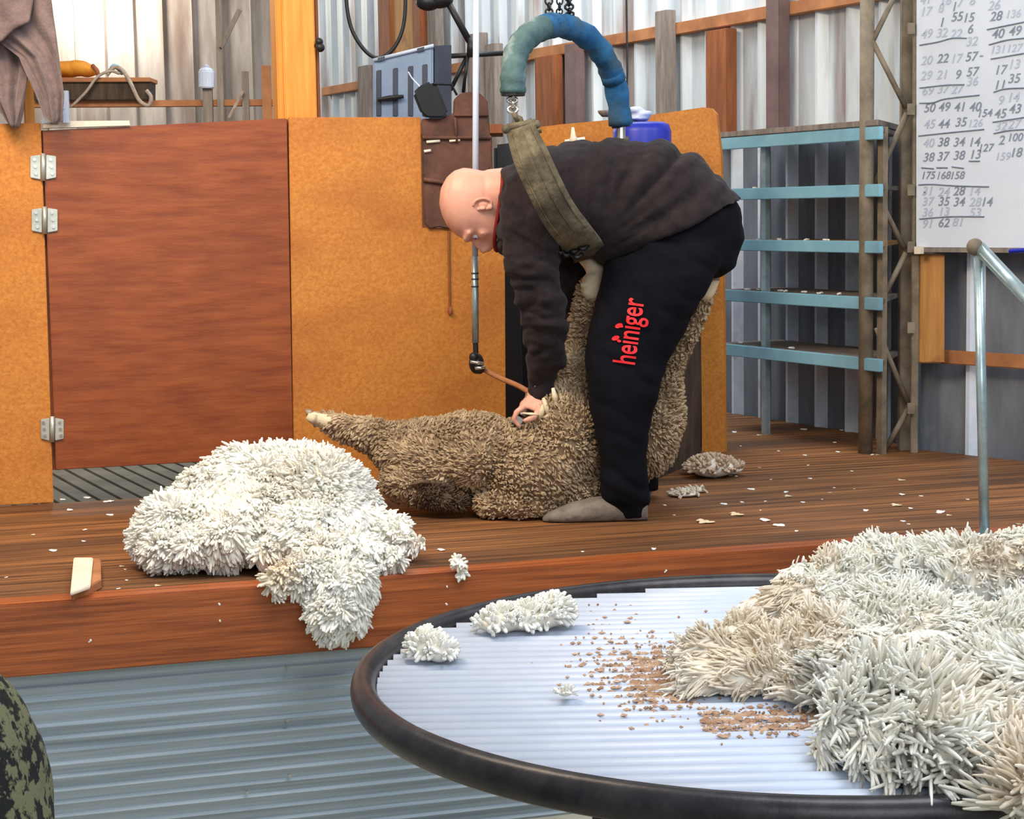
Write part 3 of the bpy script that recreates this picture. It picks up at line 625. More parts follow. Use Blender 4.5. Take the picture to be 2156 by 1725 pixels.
put('case_side', B().prism(sd, (-.01, .03, 0)), m_slot, case, bevel=.003)
put('case_rim', B().tube([P(786, 127, Y6-.006), P(913, 96, Y6-.006)], .006, 8), m_white, case, True)
for x in (797, 832, 864, 894):
    t = (x-785)/127; y0 = 150-t*16; put('recess', B().prism([P(x-5, y0, Y6-.004), P(x+6, y0-2, Y6-.004), P(x+6, 245, Y6-.004), P(x-5, 245, Y6-.004)], (0, .006, 0)), m_slot, case, bevel=.002)
put('latch', B().tube([P(795, 210, Y6-.02), P(820, 207, Y6-.02), P(850, 203, Y6-.02)], [.006, .01, .006], 8), m_black, case)
for x, y in ((803, 124), (886, 104)): put('catch', B().box(P(x, y, Y6-.006), (.012, 0, .003), (0, .006, 0), Z*.006), m_slot, case)
b = B()
pouch = [V(868, 196, A0, A1, .035), V(884, 180, A0, A1, .035), V(908, 170, A0, A1, .035), V(922, 182, A0, A1, .035), V(944, 238, A0, A1, .035), V(936, 250, A0, A1, .035), V(900, 250, A0, A1, .035), V(886, 240, A0, A1, .035)]
o = fin(put('pouch', B().prism(pouch, (0, .034, 0)), m_black, bevel=.008), 'black pouch hanging over the top of the leather by the case', 'pouch')
put('pouch_cord', B().tube(bez([V(884, 182, A0, A1, .03), V(868, 165, A0, A1, .01), V(860, 152, A0, A1, -.05)], 8), .002, 6), m_white, o)
put('pouch_strap', B().tube([V(912, 177, A0, A1, .03), V(950, 178, A0, A1, .02), V(962, 200, A0, A1, .012)], .004, 6), m_black, o)
# cable loop
b = B().tube(bez([P(728, -60, 6.6), P(730, 10, 6.6), P(742, 65, 6.6), P(770, 108, 6.6), P(798, 122, 6.6), P(825, 106, 6.6), P(845, 70, 6.6), P(853, 20, 6.6), P(852, -60, 6.6)], 60), .007, 8)
fin(put('cable', b, m_black, smooth=True), 'black cable hanging in a long loop above the case', 'cable')
b = B().tube([P(935, -10, 6.7), P(990, 90, 6.7)], .012, 8); b.tube([P(992, 80, 6.7), P(992, 120, 6.7)], .016, 8); b.tube([P(985, 115, 6.72), P(948, 190, 6.72)], .008, 8); b.tube([P(950, 118, 6.7), P(1060, 112, 6.75)], .009, 8)
b.tube([P(985, 118, 6.7), P(975, 195, 6.72)], .006, 8); b.ball(P(902, 5, 6.7), (.045, .04, .03)); b.ball(P(925, 0, 6.7), (.05, .04, .03))
fin(put('drive_linkage', b, m_black, smooth=True), 'dark shearing machine linkage rods beside the white tube', 'machinery')
# brown leather
b = B()
Yb = float(V(960, 480, A0, A1)[1])
lp = [(888, 250), (930, 248), (955, 240), (956, 210), (970, 197), (990, 193), (1012, 197), (1027, 212), (1030, 250), (1034, 300), (1036, 350), (1025, 362), (1000, 372), (985, 420), (975, 478), (945, 482), (925, 478), (905, 482), (894, 470), (892, 420), (890, 330)]
pts = [V(x, y, A0, A1, .012) for x, y in lp]
ap = root('leather_apron', V(960, 480, A0, A1), 'worn brown leather hung over the partition behind the shearer head', 'leather')
put('apron_sheet', B().prism(pts, SN*.012), m_hide, ap, bevel=.003)
for (x, y, wd) in ((912, 298, 14), (957, 296, 11), (900, 318, 7)):
    put('slot', B().tube([V(x-wd, y+1, A0, A1, .015), V(x+wd, y-1, A0, A1, .015)], .0045, 8), m_pale, ap, True)
put('fold', B().tube([V(890, 290, A0, A1, .016), V(1034, 290, A0, A1, .016)], .006, 8), m_hide, ap, True)
put('fold', B().tube([V(892, 378, A0, A1, .016), V(935, 385, A0, A1, .016), V(1000, 372, A0, A1, .016)], .007, 8), m_hide, ap, True)
put('fold', B().tube([V(958, 248, A0, A1, .018), V(962, 300, A0, A1, .018)], .004, 8), m_hide, ap, True)
put('fold', B().tube([V(957, 243, A0, A1, .018), V(1028, 243, A0, A1, .018)], .003, 8), m_hide, ap, True)
q = [P(1040, 305, 5.85), P(1085, 300, 5.85), P(1098, 420, 5.85), P(1034, 420, 5.85)]; q[2][2] = q[3][2] = .0
b = B().prism(q, (0, .1, 0))
fin(put('motor_housing', b, m_black, bevel=.01), 'black housing behind the shearer collar beside the leather', 'machinery')

# blue drum, cloth and bowl, spout behind the back
Yd = 6.05
dd = root('plastic_drum', np.array([P(1352, 258, Yd)[0], Yd, P(1352, 258, Yd)[2]-.30]), 'bright blue plastic drum standing behind the shearer back', 'drum')
zt = float(P(1352, 258, Yd)[2]); cx_ = P(1352, 300, Yd); rd = (1413-1291)/2/FPX*Yd
pth = [(zt-.30, .80), (zt-.27, 1), (zt-.03, 1), (zt-.008, .93), (zt, .75)]
put('drum_body', B().rings([[np.array([cx_[0]+rd*k*math.cos(q), cx_[1]+rd*k*math.sin(q), z]) for q in np.linspace(0, 2*math.pi, 33)[:-1]] for z, k in pth]), m_drum, dd, True)
fin(put('crate', B().box((cx_[0], cx_[1], (zt-.302)/2), (.12, 0, 0), (0, .11, 0), Z*((zt-.302)/2)), m_dark, bevel=.004), 'tall dark crate under the bright blue drum behind the shearer', 'crate')
put('drum_cap', B().tube([np.array([cx_[0]-.03, cx_[1], zt]), np.array([cx_[0]-.03, cx_[1], zt+.012])], .022, 16), m_black, dd)
ob = B()
for (x, y, rx, rz) in ((1345, 250, .035, .012), (1352, 240, .032, .012), (1340, 232, .026, .012)): ob.ball(P(x, y, Yd), (rx, .04, rz))
v, n, f = remesh(ob, .005, 3); v += n*(fbm(v*30, 2)*.004)[:, None]
fin(link('rag', v, f, m_white, None, True), 'crumpled white rag on top of the blue drum', 'rag')
b = B().tube([P(1280, 246, Yd+.1), P(1280, 238, Yd+.1), P(1280, 233, Yd+.1)], [.02, .032, .034], 16)
fin(put('bowl', b, m_grey, smooth=True), 'small grey bowl on the chute panel left of the blue drum', 'bowl')
b = B().tube([P(1208, 300, 6.0), P(1207, 288, 6.0), P(1206, 268, 6.0)], [.022, .009, .004], 12); b.tube([P(1190, 302, 6.0), P(1232, 296, 6.0)], .012, 8)
b.tube([P(1208, 300, 6.0), np.array([P(1208, 300, 6.0)[0], 6.0, 0])], .02, 8)
fin(put('funnel', b, m_pale, smooth=True), 'cream plastic funnel spout poking up behind the shearer back', 'funnel')

# ================================================================== SHEARING DOWN TUBE
dt = root('down_tube', P(1002, 770, 5.1), 'long straight pale shearing down tube hanging beside the shearer head', 'shearing gear')
Yr = 5.16
put('upper_tube', B().tube([P(1003, -80, Yr), P(1000, 560, Yr)], .0085, 14), m_white, dt, True)
put('lower_tube', B().tube([P(1000, 540, Yr), P(1001, 722, Yr)], .0095, 14), m_galv, dt, True)
for y in (574, 586, 602): put('tube_ring', B().tube([P(1000, y, Yr), P(1000, y+3, Yr)], .0105, 14), m_slot, dt)
put('sleeve', B().tube([P(1001, 722, Yr), P(1002, 748, Yr)], .0075, 12), m_black, dt)
kn = B().ball(P(1003, 765, Yr), (.021, .02, .03), 16, 10); kn.ball(P(998, 752, Yr-.01), .014); kn.ball(P(1010, 778, Yr-.008), .013)
kn = put('elbow_joint', kn, m_black, dt, True)
put('joint_ring', B().tube([P(990, 762, Yr-.022), P(1018, 766, Yr-.02)], .005, 10), m_steel, kn, True); put('joint_ring', B().tube([P(1000, 776, Yr-.022), P(1022, 774, Yr-.018)], .005, 10), m_steel, kn, True)
hand_px = (1112, 846); Yhand = 5.0
put('flexible_shaft', B().tube(bez([P(1018, 778, Yr), P(1050, 795, Yr-.03), P(1090, 812, 5.06), P(1118, 828, 5.01)], 16), .0072, 10), m_timb, dt, True)

# ================================================================== THE SHEARER
LAT = np.array([0., 1., 0.])
def st(xt, yt, xb, yb, Y, hw, n=28, e=2.2, lat=LAT):
    a, c = P(xt, yt, Y), P(xb, yb, Y); m = (a+c)/2; h = (a-c)/2; r = []
    for j in range(n):
        q = 2*math.pi*j/n; cc, ss = math.cos(q), math.sin(q)
        r.append(m+h*math.copysign(abs(cc)**(2/e), cc)+lat*hw*math.copysign(abs(ss)**(2/e), ss))
    return r
def limb(b, pts, n=16):
    """pts: (px,py,Y,radius px)"""
    b.tube([P(x, y, Y) for x, y, Y, r in pts], [r/FPX*Y for x, y, Y, r in pts], n); 
    for x, y, Y, r in (pts[0], pts[-1]): b.ball(P(x, y, Y), r/FPX*Y*.98)
man = root('person', G(1330, 1098), 'bald person in a dark sweatshirt and black track pants bending over the sheep', 'person')
YC = 5.04
# --- body (one skin)
b = B()
hu = nrm(np.array([-.98, 0, .13])); hf = nrm(np.array([-.13, 0, -.98])+np.array([0, -.04, 0])); hf = nrm(hf-hu*(hf@hu)); hl = np.cross(hu, hf)
E0 = P(1014, 437, 5.04)
def hp(u, f_, l_=0.): return E0+hu*(u-.115)+hf*f_+hl*l_
hs = [(-.005, .055, .01, .022), (.004, .082, .0, .034), (.03, .094, -.005, .048), (.055, .095, -.04, .058), (.09, .094, -.078, .068), (.12, .088, -.098, .075), (.15, .092, -.101, .079), (.175, .083, -.101, .078), (.2, .063, -.090, .069), (.218, .036, -.07, .052), (.230, .005, -.04, .028)]
rr_ = []
for (u, fr, bk, wd) in hs:
    m = (fr+bk)/2; h = (fr-bk)/2; rr_.append([hp(u, m+h*math.copysign(abs(math.cos(q))**.88, math.cos(q)), wd*math.copysign(abs(math.sin(q))**.92, math.sin(q))) for q in np.linspace(0, 2*math.pi, 29)[:-1]])
b.rings(rr_)
b.tube([hp(.13, .088), hp(.105, .105), hp(.09, .113)], [.008, .011, .014], 10); b.ball(hp(.088, .104), (.016, .016, .014))
for s in (-1, 1):
    b.tube([hp(.142, .088, s*.01), hp(.146, .090, s*.035), hp(.138, .070, s*.06)], [.009, .010, .007], 8)     # brow
    b.tube([hp(.105, .075, s*.03), hp(.100, .062, s*.055)], [.015, .013], 8)                                   # cheek
    b.ball(hp(.088, .098, s*.012), .008)
b.tube([hp(.063, .092, -.022), hp(.066, .099, 0), hp(.063, .092, .022)], [.005, .008, .005], 8)                # upper lip
b.tube([hp(.050, .090, -.02), hp(.049, .098, 0), hp(.050, .090, .02)], [.005, .008, .005], 8)
b.ball(hp(.018, .086), (.02, .02, .018))
b.tube([hp(.10, -.035), hp(.02, -.052), P(1110, 432, YC)], [.070, .076, .084], 18)                             # neck
b.rings([st(1100, 362, 1085, 490, YC, .13), st(1180, 318, 1170, 490, YC, .15), st(1330, 315, 1310, 500, YC, .14), st(1460, 365, 1340, 520, YC, .14), st(1530, 470, 1300, 560, YC, .14)])
limb(b, [(1120, 425, 4.93, 44), (1120, 540, 4.90, 42), (1130, 640, 4.92, 36), (1140, 740, 4.96, 29), (1136, 815, 4.99, 22), (1128, 835, 5.0, 20)])
limb(b, [(1150, 420, 5.22, 46), (1205, 560, 5.24, 34), (1228, 660, 5.22, 26), (1240, 720, 5.2, 20)])
limb(b, [(1410, 500, 5.0, 60), (1345, 680, 4.91, 48), (1312, 780, 4.89, 44), (1312, 900, 4.88, 38), (1320, 1030, 4.88, 26), (1322, 1070, 4.88, 26)])
limb(b, [(1430, 510, 5.12, 58), (1380, 680, 5.22, 42), (1350, 800, 5.27, 36), (1345, 920, 5.27, 32), (1352, 1035, 5.27, 24)])
def finger(pts, r): b.tube([P(*q) for q in pts], r, 8); b.ball(P(*pts[-1]), r[-1]*1.0, 8, 6)
# near (left) hand: back of the hand, four fingers curling round the handpiece, thumb off the side
b.rings([st(1120, 824, 1148, 836, 4.995, .018, 12), st(1104, 838, 1146, 852, 4.99, .034, 12), st(1092, 850, 1132, 868, 4.985, .042, 12)])
for k, (dy, l_) in enumerate(((-.036, 1.0), (-.013, 1.12), (.011, 1.05), (.034, .86))):
    y_ = 4.985+dy; finger([(1104, 856, y_), (1094-6*l_, 868, y_-.004), (1086-4*l_, 884, y_-.002), (1094, 894+4*l_, y_+.002)], [.0092, .0088, .0082, .0074])
finger([(1138, 846, 4.965), (1136, 866, 4.94), (1122, 880, 4.925), (1106, 886, 4.93)], [.0115, .0105, .0095, .0085])
# far hand gripping the raised leg
b.rings([st(1228, 715, 1252, 715, 5.2, .02, 12), st(1226, 745, 1258, 745, 5.19, .038, 12), st(1228, 768, 1258, 768, 5.18, .042, 12)])
for dy, l_ in ((-.036, 1.0), (-.012, 1.12), (.012, 1.05), (.036, .85)): finger([(1242, 765, 5.18+dy), (1240, 765+30*l_, 5.17+dy), (1226, 765+44*l_, 5.16+dy)], [.0092, .0086, .0076])
finger([(1232, 735, 5.15), (1216, 760, 5.13), (1210, 782, 5.13)], [.011, .010, .0085])
v, n, f = remesh(b, .0055, 3)
body = link('body', v, f, m_skin, man, True)
ear = B()
for s in (-1,):
    er = [hp(.112+.024*math.cos(q), -.006-.015*math.sin(q)+.003*math.cos(q), s*.079+s*.004*math.sin(q)) for q in np.linspace(-.3, 5.3, 18)]
    ear.tube(er, .0046, 8); ear.ball(hp(.110, -.006, s*.073), (.018, .009, .012)); ear.ball(hp(.090, 0, s*.077), .007)
    ear.tube([hp(.104, .004, s*.081), hp(.112, .007, s*.082), hp(.119, .006, s*.080)], .004, 8)
v, n, f = remesh(ear, .002, 2); link('ear', v, f, m_skin, man, True)
link('ear', [q+hl*2*((q-E0)@(-hl)) for q in v], f, m_skin, man, True)
for s in (-1, 1):
    e = put('eye', B().ball(hp(.122, .0755, s*.031), .0108, 14, 10), m_wb, man, True); put('iris', B().ball(hp(.121, .0845, s*.032), (.0035, .004, .004)), m_drum, e, True)

# --- sweatshirt
b = B()
b.rings([st(1052, 366, 1042, 524, YC, .085), st(1072, 343, 1052, 535, YC, .15), st(1110, 322, 1075, 545, YC, .20), st(1165, 303, 1160, 530, YC, .215), st(1235, 293, 1225, 532, YC, .20), st(1310, 290, 1268, 558, YC, .19),
         st(1385, 300, 1288, 560, YC, .185), st(1462, 328, 1295, 560, YC, .185), st(1520, 368, 1298, 552, YC, .19), st(1563, 418, 1296, 546, YC, .195)])
limb(b, [(1122, 415, 4.90, 72), (1116, 480, 4.87, 70), (1122, 560, 4.87, 58), (1140, 640, 4.89, 50), (1148, 700, 4.92, 48), (1148, 760, 4.955, 40), (1140, 805, 4.985, 29), (1134, 828, 4.995, 27)])
limb(b, [(1150, 420, 5.20, 66), (1190, 500, 5.24, 50), (1207, 580, 5.24, 42), (1222, 660, 5.22, 32), (1236, 700, 5.2, 26)])
v, n, f = remesh(b, .0075, 5)
X, Yx = pxof(v); X = np.array(X); Yy = np.array(Yx)
# creases fan out from the belt under the chest
dx, dy = X-1215, Yy-560; ang = np.arctan2(-dy, dx); rad = np.hypot(dx, dy)
cr = np.abs(fbm(np.stack([ang*5.5, rad*.0035, v[:, 1]*3], 1), 2)); cr2 = np.abs(fbm(np.stack([X*.012, Yy*.035, v[:, 1]*6], 1), 2))
sl = (Yy > 545) & (X < 1215); amt = np.where(sl, .018*(cr2-.35), .024*(cr-.4)*np.clip((rad-40)/160, .2, 1))
v += n*(amt+.002*fbm(v*40, 2))[:, None]
shirt = link('sweatshirt', v, f, m_shirt, man, True)
nb = st(1053, 361, 1047, 528, YC, .090, 40); nb = [q+np.array([-.008*math.sin(2*math.pi*i/40*2), 0, 0]) for i, q in enumerate(nb)]
put('neckband', B().tube(nb+nb[:1], .0055, 8), m_redc, shirt, True)
put('cuff', B().tube([P(1140, 812, 4.985), P(1133, 829, 4.995)], .0305, 16), m_shirt, shirt, True)
# --- trousers
b = B()
b.rings([st(1470, 345, 1300, 500, YC, .16), st(1520, 385, 1290, 540, YC, .165), st(1562, 440, 1278, 552, YC, .18), st(1566, 500, 1272, 560, YC, .18), st(1548, 560, 1268, 585, YC, .165), st(1520, 585, 1290, 600, YC, .12)])
b.rings([st(1545, 500, 1275, 545, 4.97, .12), st(1508, 575, 1266, 590, 4.93, .115), st(1478, 630, 1252, 640, 4.91, .108), st(1442, 695, 1236, 700, 4.90, .10), st(1408, 760, 1230, 752, 4.89, .092), st(1385, 830, 1238, 830, 4.88, .084), st(1368, 900, 1250, 900, 4.88, .078), st(1362, 960, 1262, 960, 4.88, .072), st(1368, 1020, 1262, 1015, 4.88, .068), st(1370, 1050, 1262, 1050, 4.88, .062), st(1362, 1090, 1306, 1092, 4.88, .046)])
b.rings([st(1540, 510, 1300, 550, 5.14, .12), st(1490, 600, 1310, 610, 5.20, .11), st(1445, 690, 1300, 690, 5.25, .095), st(1410, 780, 1290, 780, 5.27, .085), st(1395, 880, 1295, 880, 5.27, .072), st(1390, 960, 1300, 960, 5.27, .066), st(1385, 1030, 1318, 1030, 5.27, .055)])
v, n, f = remesh(b, .0075, 4)
X, Yy = map(np.array, pxof(v)); 
c1_ = np.abs(fbm(np.stack([X*.010+Yy*.004, Yy*.022-X*.012, v[:, 1]*5], 1), 2)); lowleg = np.clip((Yy-960)/90, 0, 1); hip = np.clip((640-Yy)/140, 0, 1)
v += n*((c1_-.35)*(.006+.010*lowleg+.004*hip))[:, None]
tro = link('trousers', v, f, m_pants, man, True)
bvh = BVHTree.FromPolygons([Vector(q) for q in v], f)
def stick(vv, lift=.003):
    out = []
    for q in vv:
        d = Vector(nrm(q-EY)); h = bvh.ray_cast(Vector(EY), d)
        out.append(np.array(h[0])-np.array(d)*lift if h[0] is not None else q)
    return out
# red lettering running up the thigh
la, lb = P(1318, 766, 4.85), P(1338, 628, 4.85); ex = nrm(lb-la); ey = nrm(np.cross(ex, [0, 1, 0])); 
if (ey@np.array([-1, 0, 0])) < 0: ey = -ey
Lw = np.linalg.norm(lb-la)
cu = bpy.data.curves.new('t', 'FONT'); cu.body = 'heiniger'; cu.size = 1; cu.offset = .012; cu.space_character = 1.0
ot = bpy.data.objects.new('t', cu); C.objects.link(ot); me = bpy.data.meshes.new_from_object(ot.evaluated_get(bpy.context.evaluated_depsgraph_get()))
bm = bmesh.new(); bm.from_mesh(me); bmesh.ops.triangulate(bm, faces=bm.faces); bmesh.ops.subdivide_edges(bm, edges=[e for e in bm.edges if e.calc_length() > .12], cuts=3, use_grid_fill=True); bmesh.ops.triangulate(bm, faces=bm.faces)
tv = np.array([q.co[:] for q in bm.verts]); bm.verts.index_update(); tf = [tuple(x.index for x in q.verts) for q in bm.faces]; bm.free(); bpy.data.objects.remove(ot)
x0, x1 = tv[:, 0].min(), tv[:, 0].max(); sc = Lw/(x1-x0)
# the row climbs towards the dots; x along the leg, y across it
pos = [la+ex*(q[0]-x0)*sc*1.0+ey*((q[1]-.27)*sc*1.55)-ey*((q[0]-x0)*sc*.0) for q in tv]
pos = stick(pos, .0055); link('lettering', pos, tf, m_red, tro, fix=False)['label'] = 'red lettering printed up the thigh'
dots = []
for x, y in ((1303, 686), (1296, 712)):
    ring = stick([P(x+8*math.cos(q)*1.0+2*math.sin(q), y+4.5*math.sin(q)-3*math.cos(q), 4.85) for q in np.linspace(0, 2*math.pi, 13)[:-1]], .0035); dots.append(ring)
b = B()
for r_ in dots: b.add(r_, [tuple(range(12))])
link('printed_mark', b.v, b.f, m_red, tro, fix=False)
ring = stick([P(1330+7*math.cos(q), 510+9*math.sin(q), 4.85) for q in np.linspace(0, 2*math.pi, 13)[:-1]], .004); link('printed_mark', ring, [tuple(range(12))], m_red, tro, fix=False)
# --- felt moccasins
def moccasin(dx, Y, yb, parent):
    b = B(); s = Y/4.88
    yb_ = yb
    b.rings([st(1362+dx, yb_-58, 1364+dx, yb_, Y, .034, 20), st(1330+dx, yb_-62, 1330+dx, yb_, Y-.0, .042, 20), st(1288+dx, yb_-60, 1292+dx, yb_, Y, .046, 20), st(1244+dx, yb_-52, 1248+dx, yb_, Y, .048, 20), st(1196+dx, yb_-40, 1198+dx, yb_, Y, .052, 20), st(1160+dx, yb_-26, 1158+dx, yb_-1, Y, .044, 20), st(1142+dx, yb_-12, 1142+dx, yb_-3, Y, .026, 20)])
    v, n, f = remesh(b, .005, 4); v += n*(.0015*fbm(v*60, 2))[:, None]; v[:, 2] = np.maximum(v[:, 2], .002)
    return link('moccasin', v, f, m_felt, parent, True)
moccasin(0, 4.88, 1101, man); moccasin(8, 5.27, 1062, man)

# ================================================================== BACK SUPPORT SLING
sg = root('back_support_sling', P(1190, 120, 4.95), 'blue padded arch with a worn sheepskin belt holding up the shearer', 'back sling')
ah = bez([P(1080, 196, 4.76), P(1081, 150, 4.76), P(1090, 105, 4.78), P(1118, 72, 4.82), P(1160, 54, 4.89), P(1205, 60, 4.97), P(1250, 90, 5.04), P(1280, 135, 5.10), P(1298, 190, 5.14), P(1307, 262, 5.16)], 60)
b = B().tube(ah, [(26+1.2*math.sin(i*1.9))/FPX*4.9 if i < 40 else (24+1.0*math.sin(i*2.1))/FPX*4.9 for i in range(len(ah))], 18)
H_ = int(len(ah)*.44)
rr2 = [(26+1.4*math.sin(i*1.9))/FPX*4.85 for i in range(H_+1)]
arch = put('padded_arch', B().tube(ah[:H_+1], rr2, 18), m_teal, sg, True)
blue_ = put('blue_sleeve', B().tube(ah[H_-1:], [(25+1.8*math.sin(i*1.3)+.8*math.sin(i*2.9))/FPX*4.95 for i in range(len(ah)-H_+1)], 18), m_blue, sg, True)
mi = len(ah)*52//100
for i_ in (H_-2, H_+20): put('binding_tape', B().tube(ah[i_:i_+3], .0335, 16), m_blue, arch, True)
put('end_cap', B().tube([P(1080, 194, 4.76), P(1080, 202, 4.76)], .031, 14), m_black, sg); put('end_cap', B().tube([P(1307, 260, 5.16), P(1308, 268, 5.16)], .026, 14), m_black, sg)
put('buckle', B().tube([P(1308, 266, 5.16), P(1308, 292, 5.16)], .012, 10), m_steel, sg)
def chain(path, n, r, nm='chain'):
    b = B(); pp = bez(path, n)
    for i in range(len(pp)-1):
        c = (pp[i]+pp[i+1])/2; t = nrm(pp[i+1]-pp[i]); s_ = nrm(np.cross(t, [0, 1, 0] if i % 2 else [1, .2, 0])); L_ = np.linalg.norm(pp[i+1]-pp[i])*.68
        b.tube([c+t*L_*math.cos(q)+s_*r*1.6*math.sin(q) for q in np.linspace(0, 2*math.pi, 11)], r*.5, 6, cap=False)
    return put(nm, b, m_steel if nm == 'hook_chain' else m_black, sg, True)
chain([P(1079, 200, 4.76), P(1078, 215, 4.76), P(1080, 236, 4.75)], 4, .008, 'hook_chain')
chain([P(1158, 55, 4.9), P(1156, 20, 4.9), P(1154, -70, 4.9)], 12, .006); chain([P(1202, 52, 4.95), P(1198, 10, 4.95), P(1196, -70, 4.95)], 12, .007); chain([P(1176, 54, 4.92), P(1178, 20, 4.92), P(1180, -70, 4.92)], 12, .005)
put('spring_cord', B().tube([P(1318, 255, 5.17), P(1321, 150, 5.17), P(1318, -70, 5.17)], .0028, 6), m_black, sg)
# near strap: flat band sweeping down over the ribs and under the chest, then up the far side
def band(cl, widths, side, thick=.008):
    """flat belt: centre line, half widths, side vectors"""
    v = []; N = len(cl)
    for i, p in enumerate(cl):
        t = nrm(cl[min(i+1, N-1)]-cl[max(i-1, 0)]); s_ = side[i]-t*(side[i]@t); s_ = nrm(s_); nn = np.cross(t, s_)
        for a_, b_ in ((-1, -1), (-.5, -1.25), (0, -1), (.5, -1.25), (1, -1), (1, 1), (0, 1), (-1, 1)): v.append(p+s_*a_*widths[i]+nn*b_*thick/2)
    return B().rings([v[i*8:(i+1)*8] for i in range(N)])
cl = bez([P(1092, 262, 4.75), P(1118, 330, 4.70), P(1150, 400, 4.70), P(1178, 452, 4.73), P(1208, 492, 4.79), P(1236, 525, 4.90), P(1242, 540, 5.04), P(1240, 520, 5.2), P(1262, 430, 5.27), P(1292, 340, 5.25), P(1306, 292, 5.17)], 60)
N = len(cl); sv = [nrm(np.array([.9, 0, .40])) if i < N*.4 else nrm(np.array([.9, .1, .35-.2*(i/N)])) for i in range(N)]
wd = [np.interp(i/N, [0, .1, .38, .5, .9, 1], [.036, .046, .047, .045, .045, .02]) for i in range(N)]
bl = put('sheepskin_belt', band(cl, wd, sv, .012), m_belt, sg, True)
for k in (-.7, .1, .72):
    put('belt_seam', B().tube([cl[i]+nrm(sv[i])*wd[i]*k+np.array([0, -.0088, 0]) for i in range(1, int(N*.42))], .0016, 6), m_belt, bl)
b = B().tube([P(1068, 268, 4.745), P(1128, 258, 4.745)], .009, 8); b.tube([P(1070, 290, 4.74), P(1140, 275, 4.74)], .006, 8); b.ball(P(1066, 272, 4.745), .012); b.ball(P(1130, 262, 4.745), .011)
b.prism([P(1083, 238, 4.75), P(1100, 246, 4.75), P(1108, 268, 4.75), P(1082, 270, 4.75)], (0, .008, 0)); b.tube([P(1080, 236, 4.75), P(1090, 255, 4.75)], .006, 8)
put('belt_fold', b, m_belt, bl, True)
b = B()
for (x, y) in ((1172, 512), (1186, 520), (1198, 515), (1208, 526), (1192, 534), (1214, 538), (1226, 520), (1180, 528)): b.tube(bez([P(x-10, y-6, 4.86), P(x, y+5, 4.84), P(x+12, y-3, 4.86)], 6), .0055, 6)
put('knotted_cord', b, m_black, bl, True)

# ================================================================== SHEEP
sp = root('sheep', G(1110, 1098), 'grey brown woolly sheep lying on its back against the shearer legs', 'sheep')
b = B()
def eb(x, y, rx, ry, Y, dep, rot=0.):
    c_, s_ = math.cos(rot), math.sin(rot); R_ = np.array([[c_, 0, s_], [0, 1, 0], [-s_, 0, c_]]); k_ = Y/FPX
    b.ball(P(x, y, Y), (rx*k_, dep, ry*k_), 22, 14, R_)
eb(1120, 985, 135, 105, 5.06, .20); eb(1190, 920, 82, 135, 5.08, .19, -.15); eb(1010, 955, 95, 82, 5.06, .17); eb(920, 965, 95, 78, 5.08, .14, .3); eb(850, 955, 72, 50, 5.08, .10, .4)
eb(1200, 1030, 88, 62, 5.06, .15); eb(1090, 1052, 105, 46, 5.02, .16); eb(1215, 800, 52, 85, 5.12, .13, -.2); eb(1185, 850, 50, 60, 5.1, .14); eb(975, 905, 62, 32, 5.06, .11)
eb(850, 1010, 52, 45, 5.04, .09); eb(905, 1035, 60, 35, 5.02, .08); eb(1300, 930, 90, 110, 5.16, .14); eb(1385, 890, 52, 110, 5.12, .12, .22); eb(1408, 820, 34, 60, 5.1, .08)
limb(b, [(830, 935, 5.06, 36), (770, 915, 5.06, 30), (720, 898, 5.06, 24), (692, 888, 5.06, 18), (672, 880, 5.06, 15)])
limb(b, [(1215, 740, 5.10, 36), (1236, 680, 5.08, 30), (1243, 630, 5.06, 27), (1243, 612, 5.06, 26)])
limb(b, [(1405, 790, 5.1, 34), (1432, 740, 5.08, 22), (1452, 690, 5.06, 20), (1474, 645, 5.05, 21), (1488, 612, 5.05, 17)])
v, n, f = remesh(b, .0095, 4); v[:, 2] = np.maximum(v[:, 2], .004)
v += n*(.010*fbm(v*9, 3))[:, None]; v[:, 2] = np.maximum(v[:, 2], .004)
link('body', v, f, m_shb, sp, True)
p, nn = sample(v, f, 26000); k = p[:, 2] > .008; p, nn = p[k], nn[k]
X, Yy = map(np.array, pxof(p))
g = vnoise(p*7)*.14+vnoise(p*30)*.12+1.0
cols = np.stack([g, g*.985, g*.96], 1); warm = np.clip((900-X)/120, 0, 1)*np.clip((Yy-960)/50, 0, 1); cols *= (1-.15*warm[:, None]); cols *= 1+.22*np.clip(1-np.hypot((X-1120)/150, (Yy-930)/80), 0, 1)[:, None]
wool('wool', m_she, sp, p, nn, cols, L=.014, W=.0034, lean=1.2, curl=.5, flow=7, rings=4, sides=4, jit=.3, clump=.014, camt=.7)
# cream hocks, hooves, head
b = B(); limb(b, [(1246, 612, 5.04, 25), (1250, 590, 5.04, 24), (1256, 572, 5.05, 22), (1240, 552, 5.05, 17), (1226, 538, 5.06, 15), (1220, 527, 5.07, 10)]); b.tube([P(1222, 600, 5.02), P(1250, 603, 5.015), P(1262, 598, 5.03)], .008, 8)
v, n, f = remesh(b, .004, 3); v += n*(.002*fbm(v*50, 2))[:, None]; link('raised_leg', v, f, m_cream, sp, True)
b = B(); limb(b, [(1486, 618, 5.03, 17), (1496, 600, 5.03, 16), (1503, 588, 5.03, 13)]); v, n, f = remesh(b, .004, 2); link('shin', v, f, m_cream, sp, True)
for q in (((1500, 592), (1494, 582), (1492, 574)), ((1507, 590), (1508, 580), (1512, 571))): put('hoof', B().tube([P(x, y, 5.02) for x, y in q], [.011, .008, .003], 8), m_hoof, sp, True)
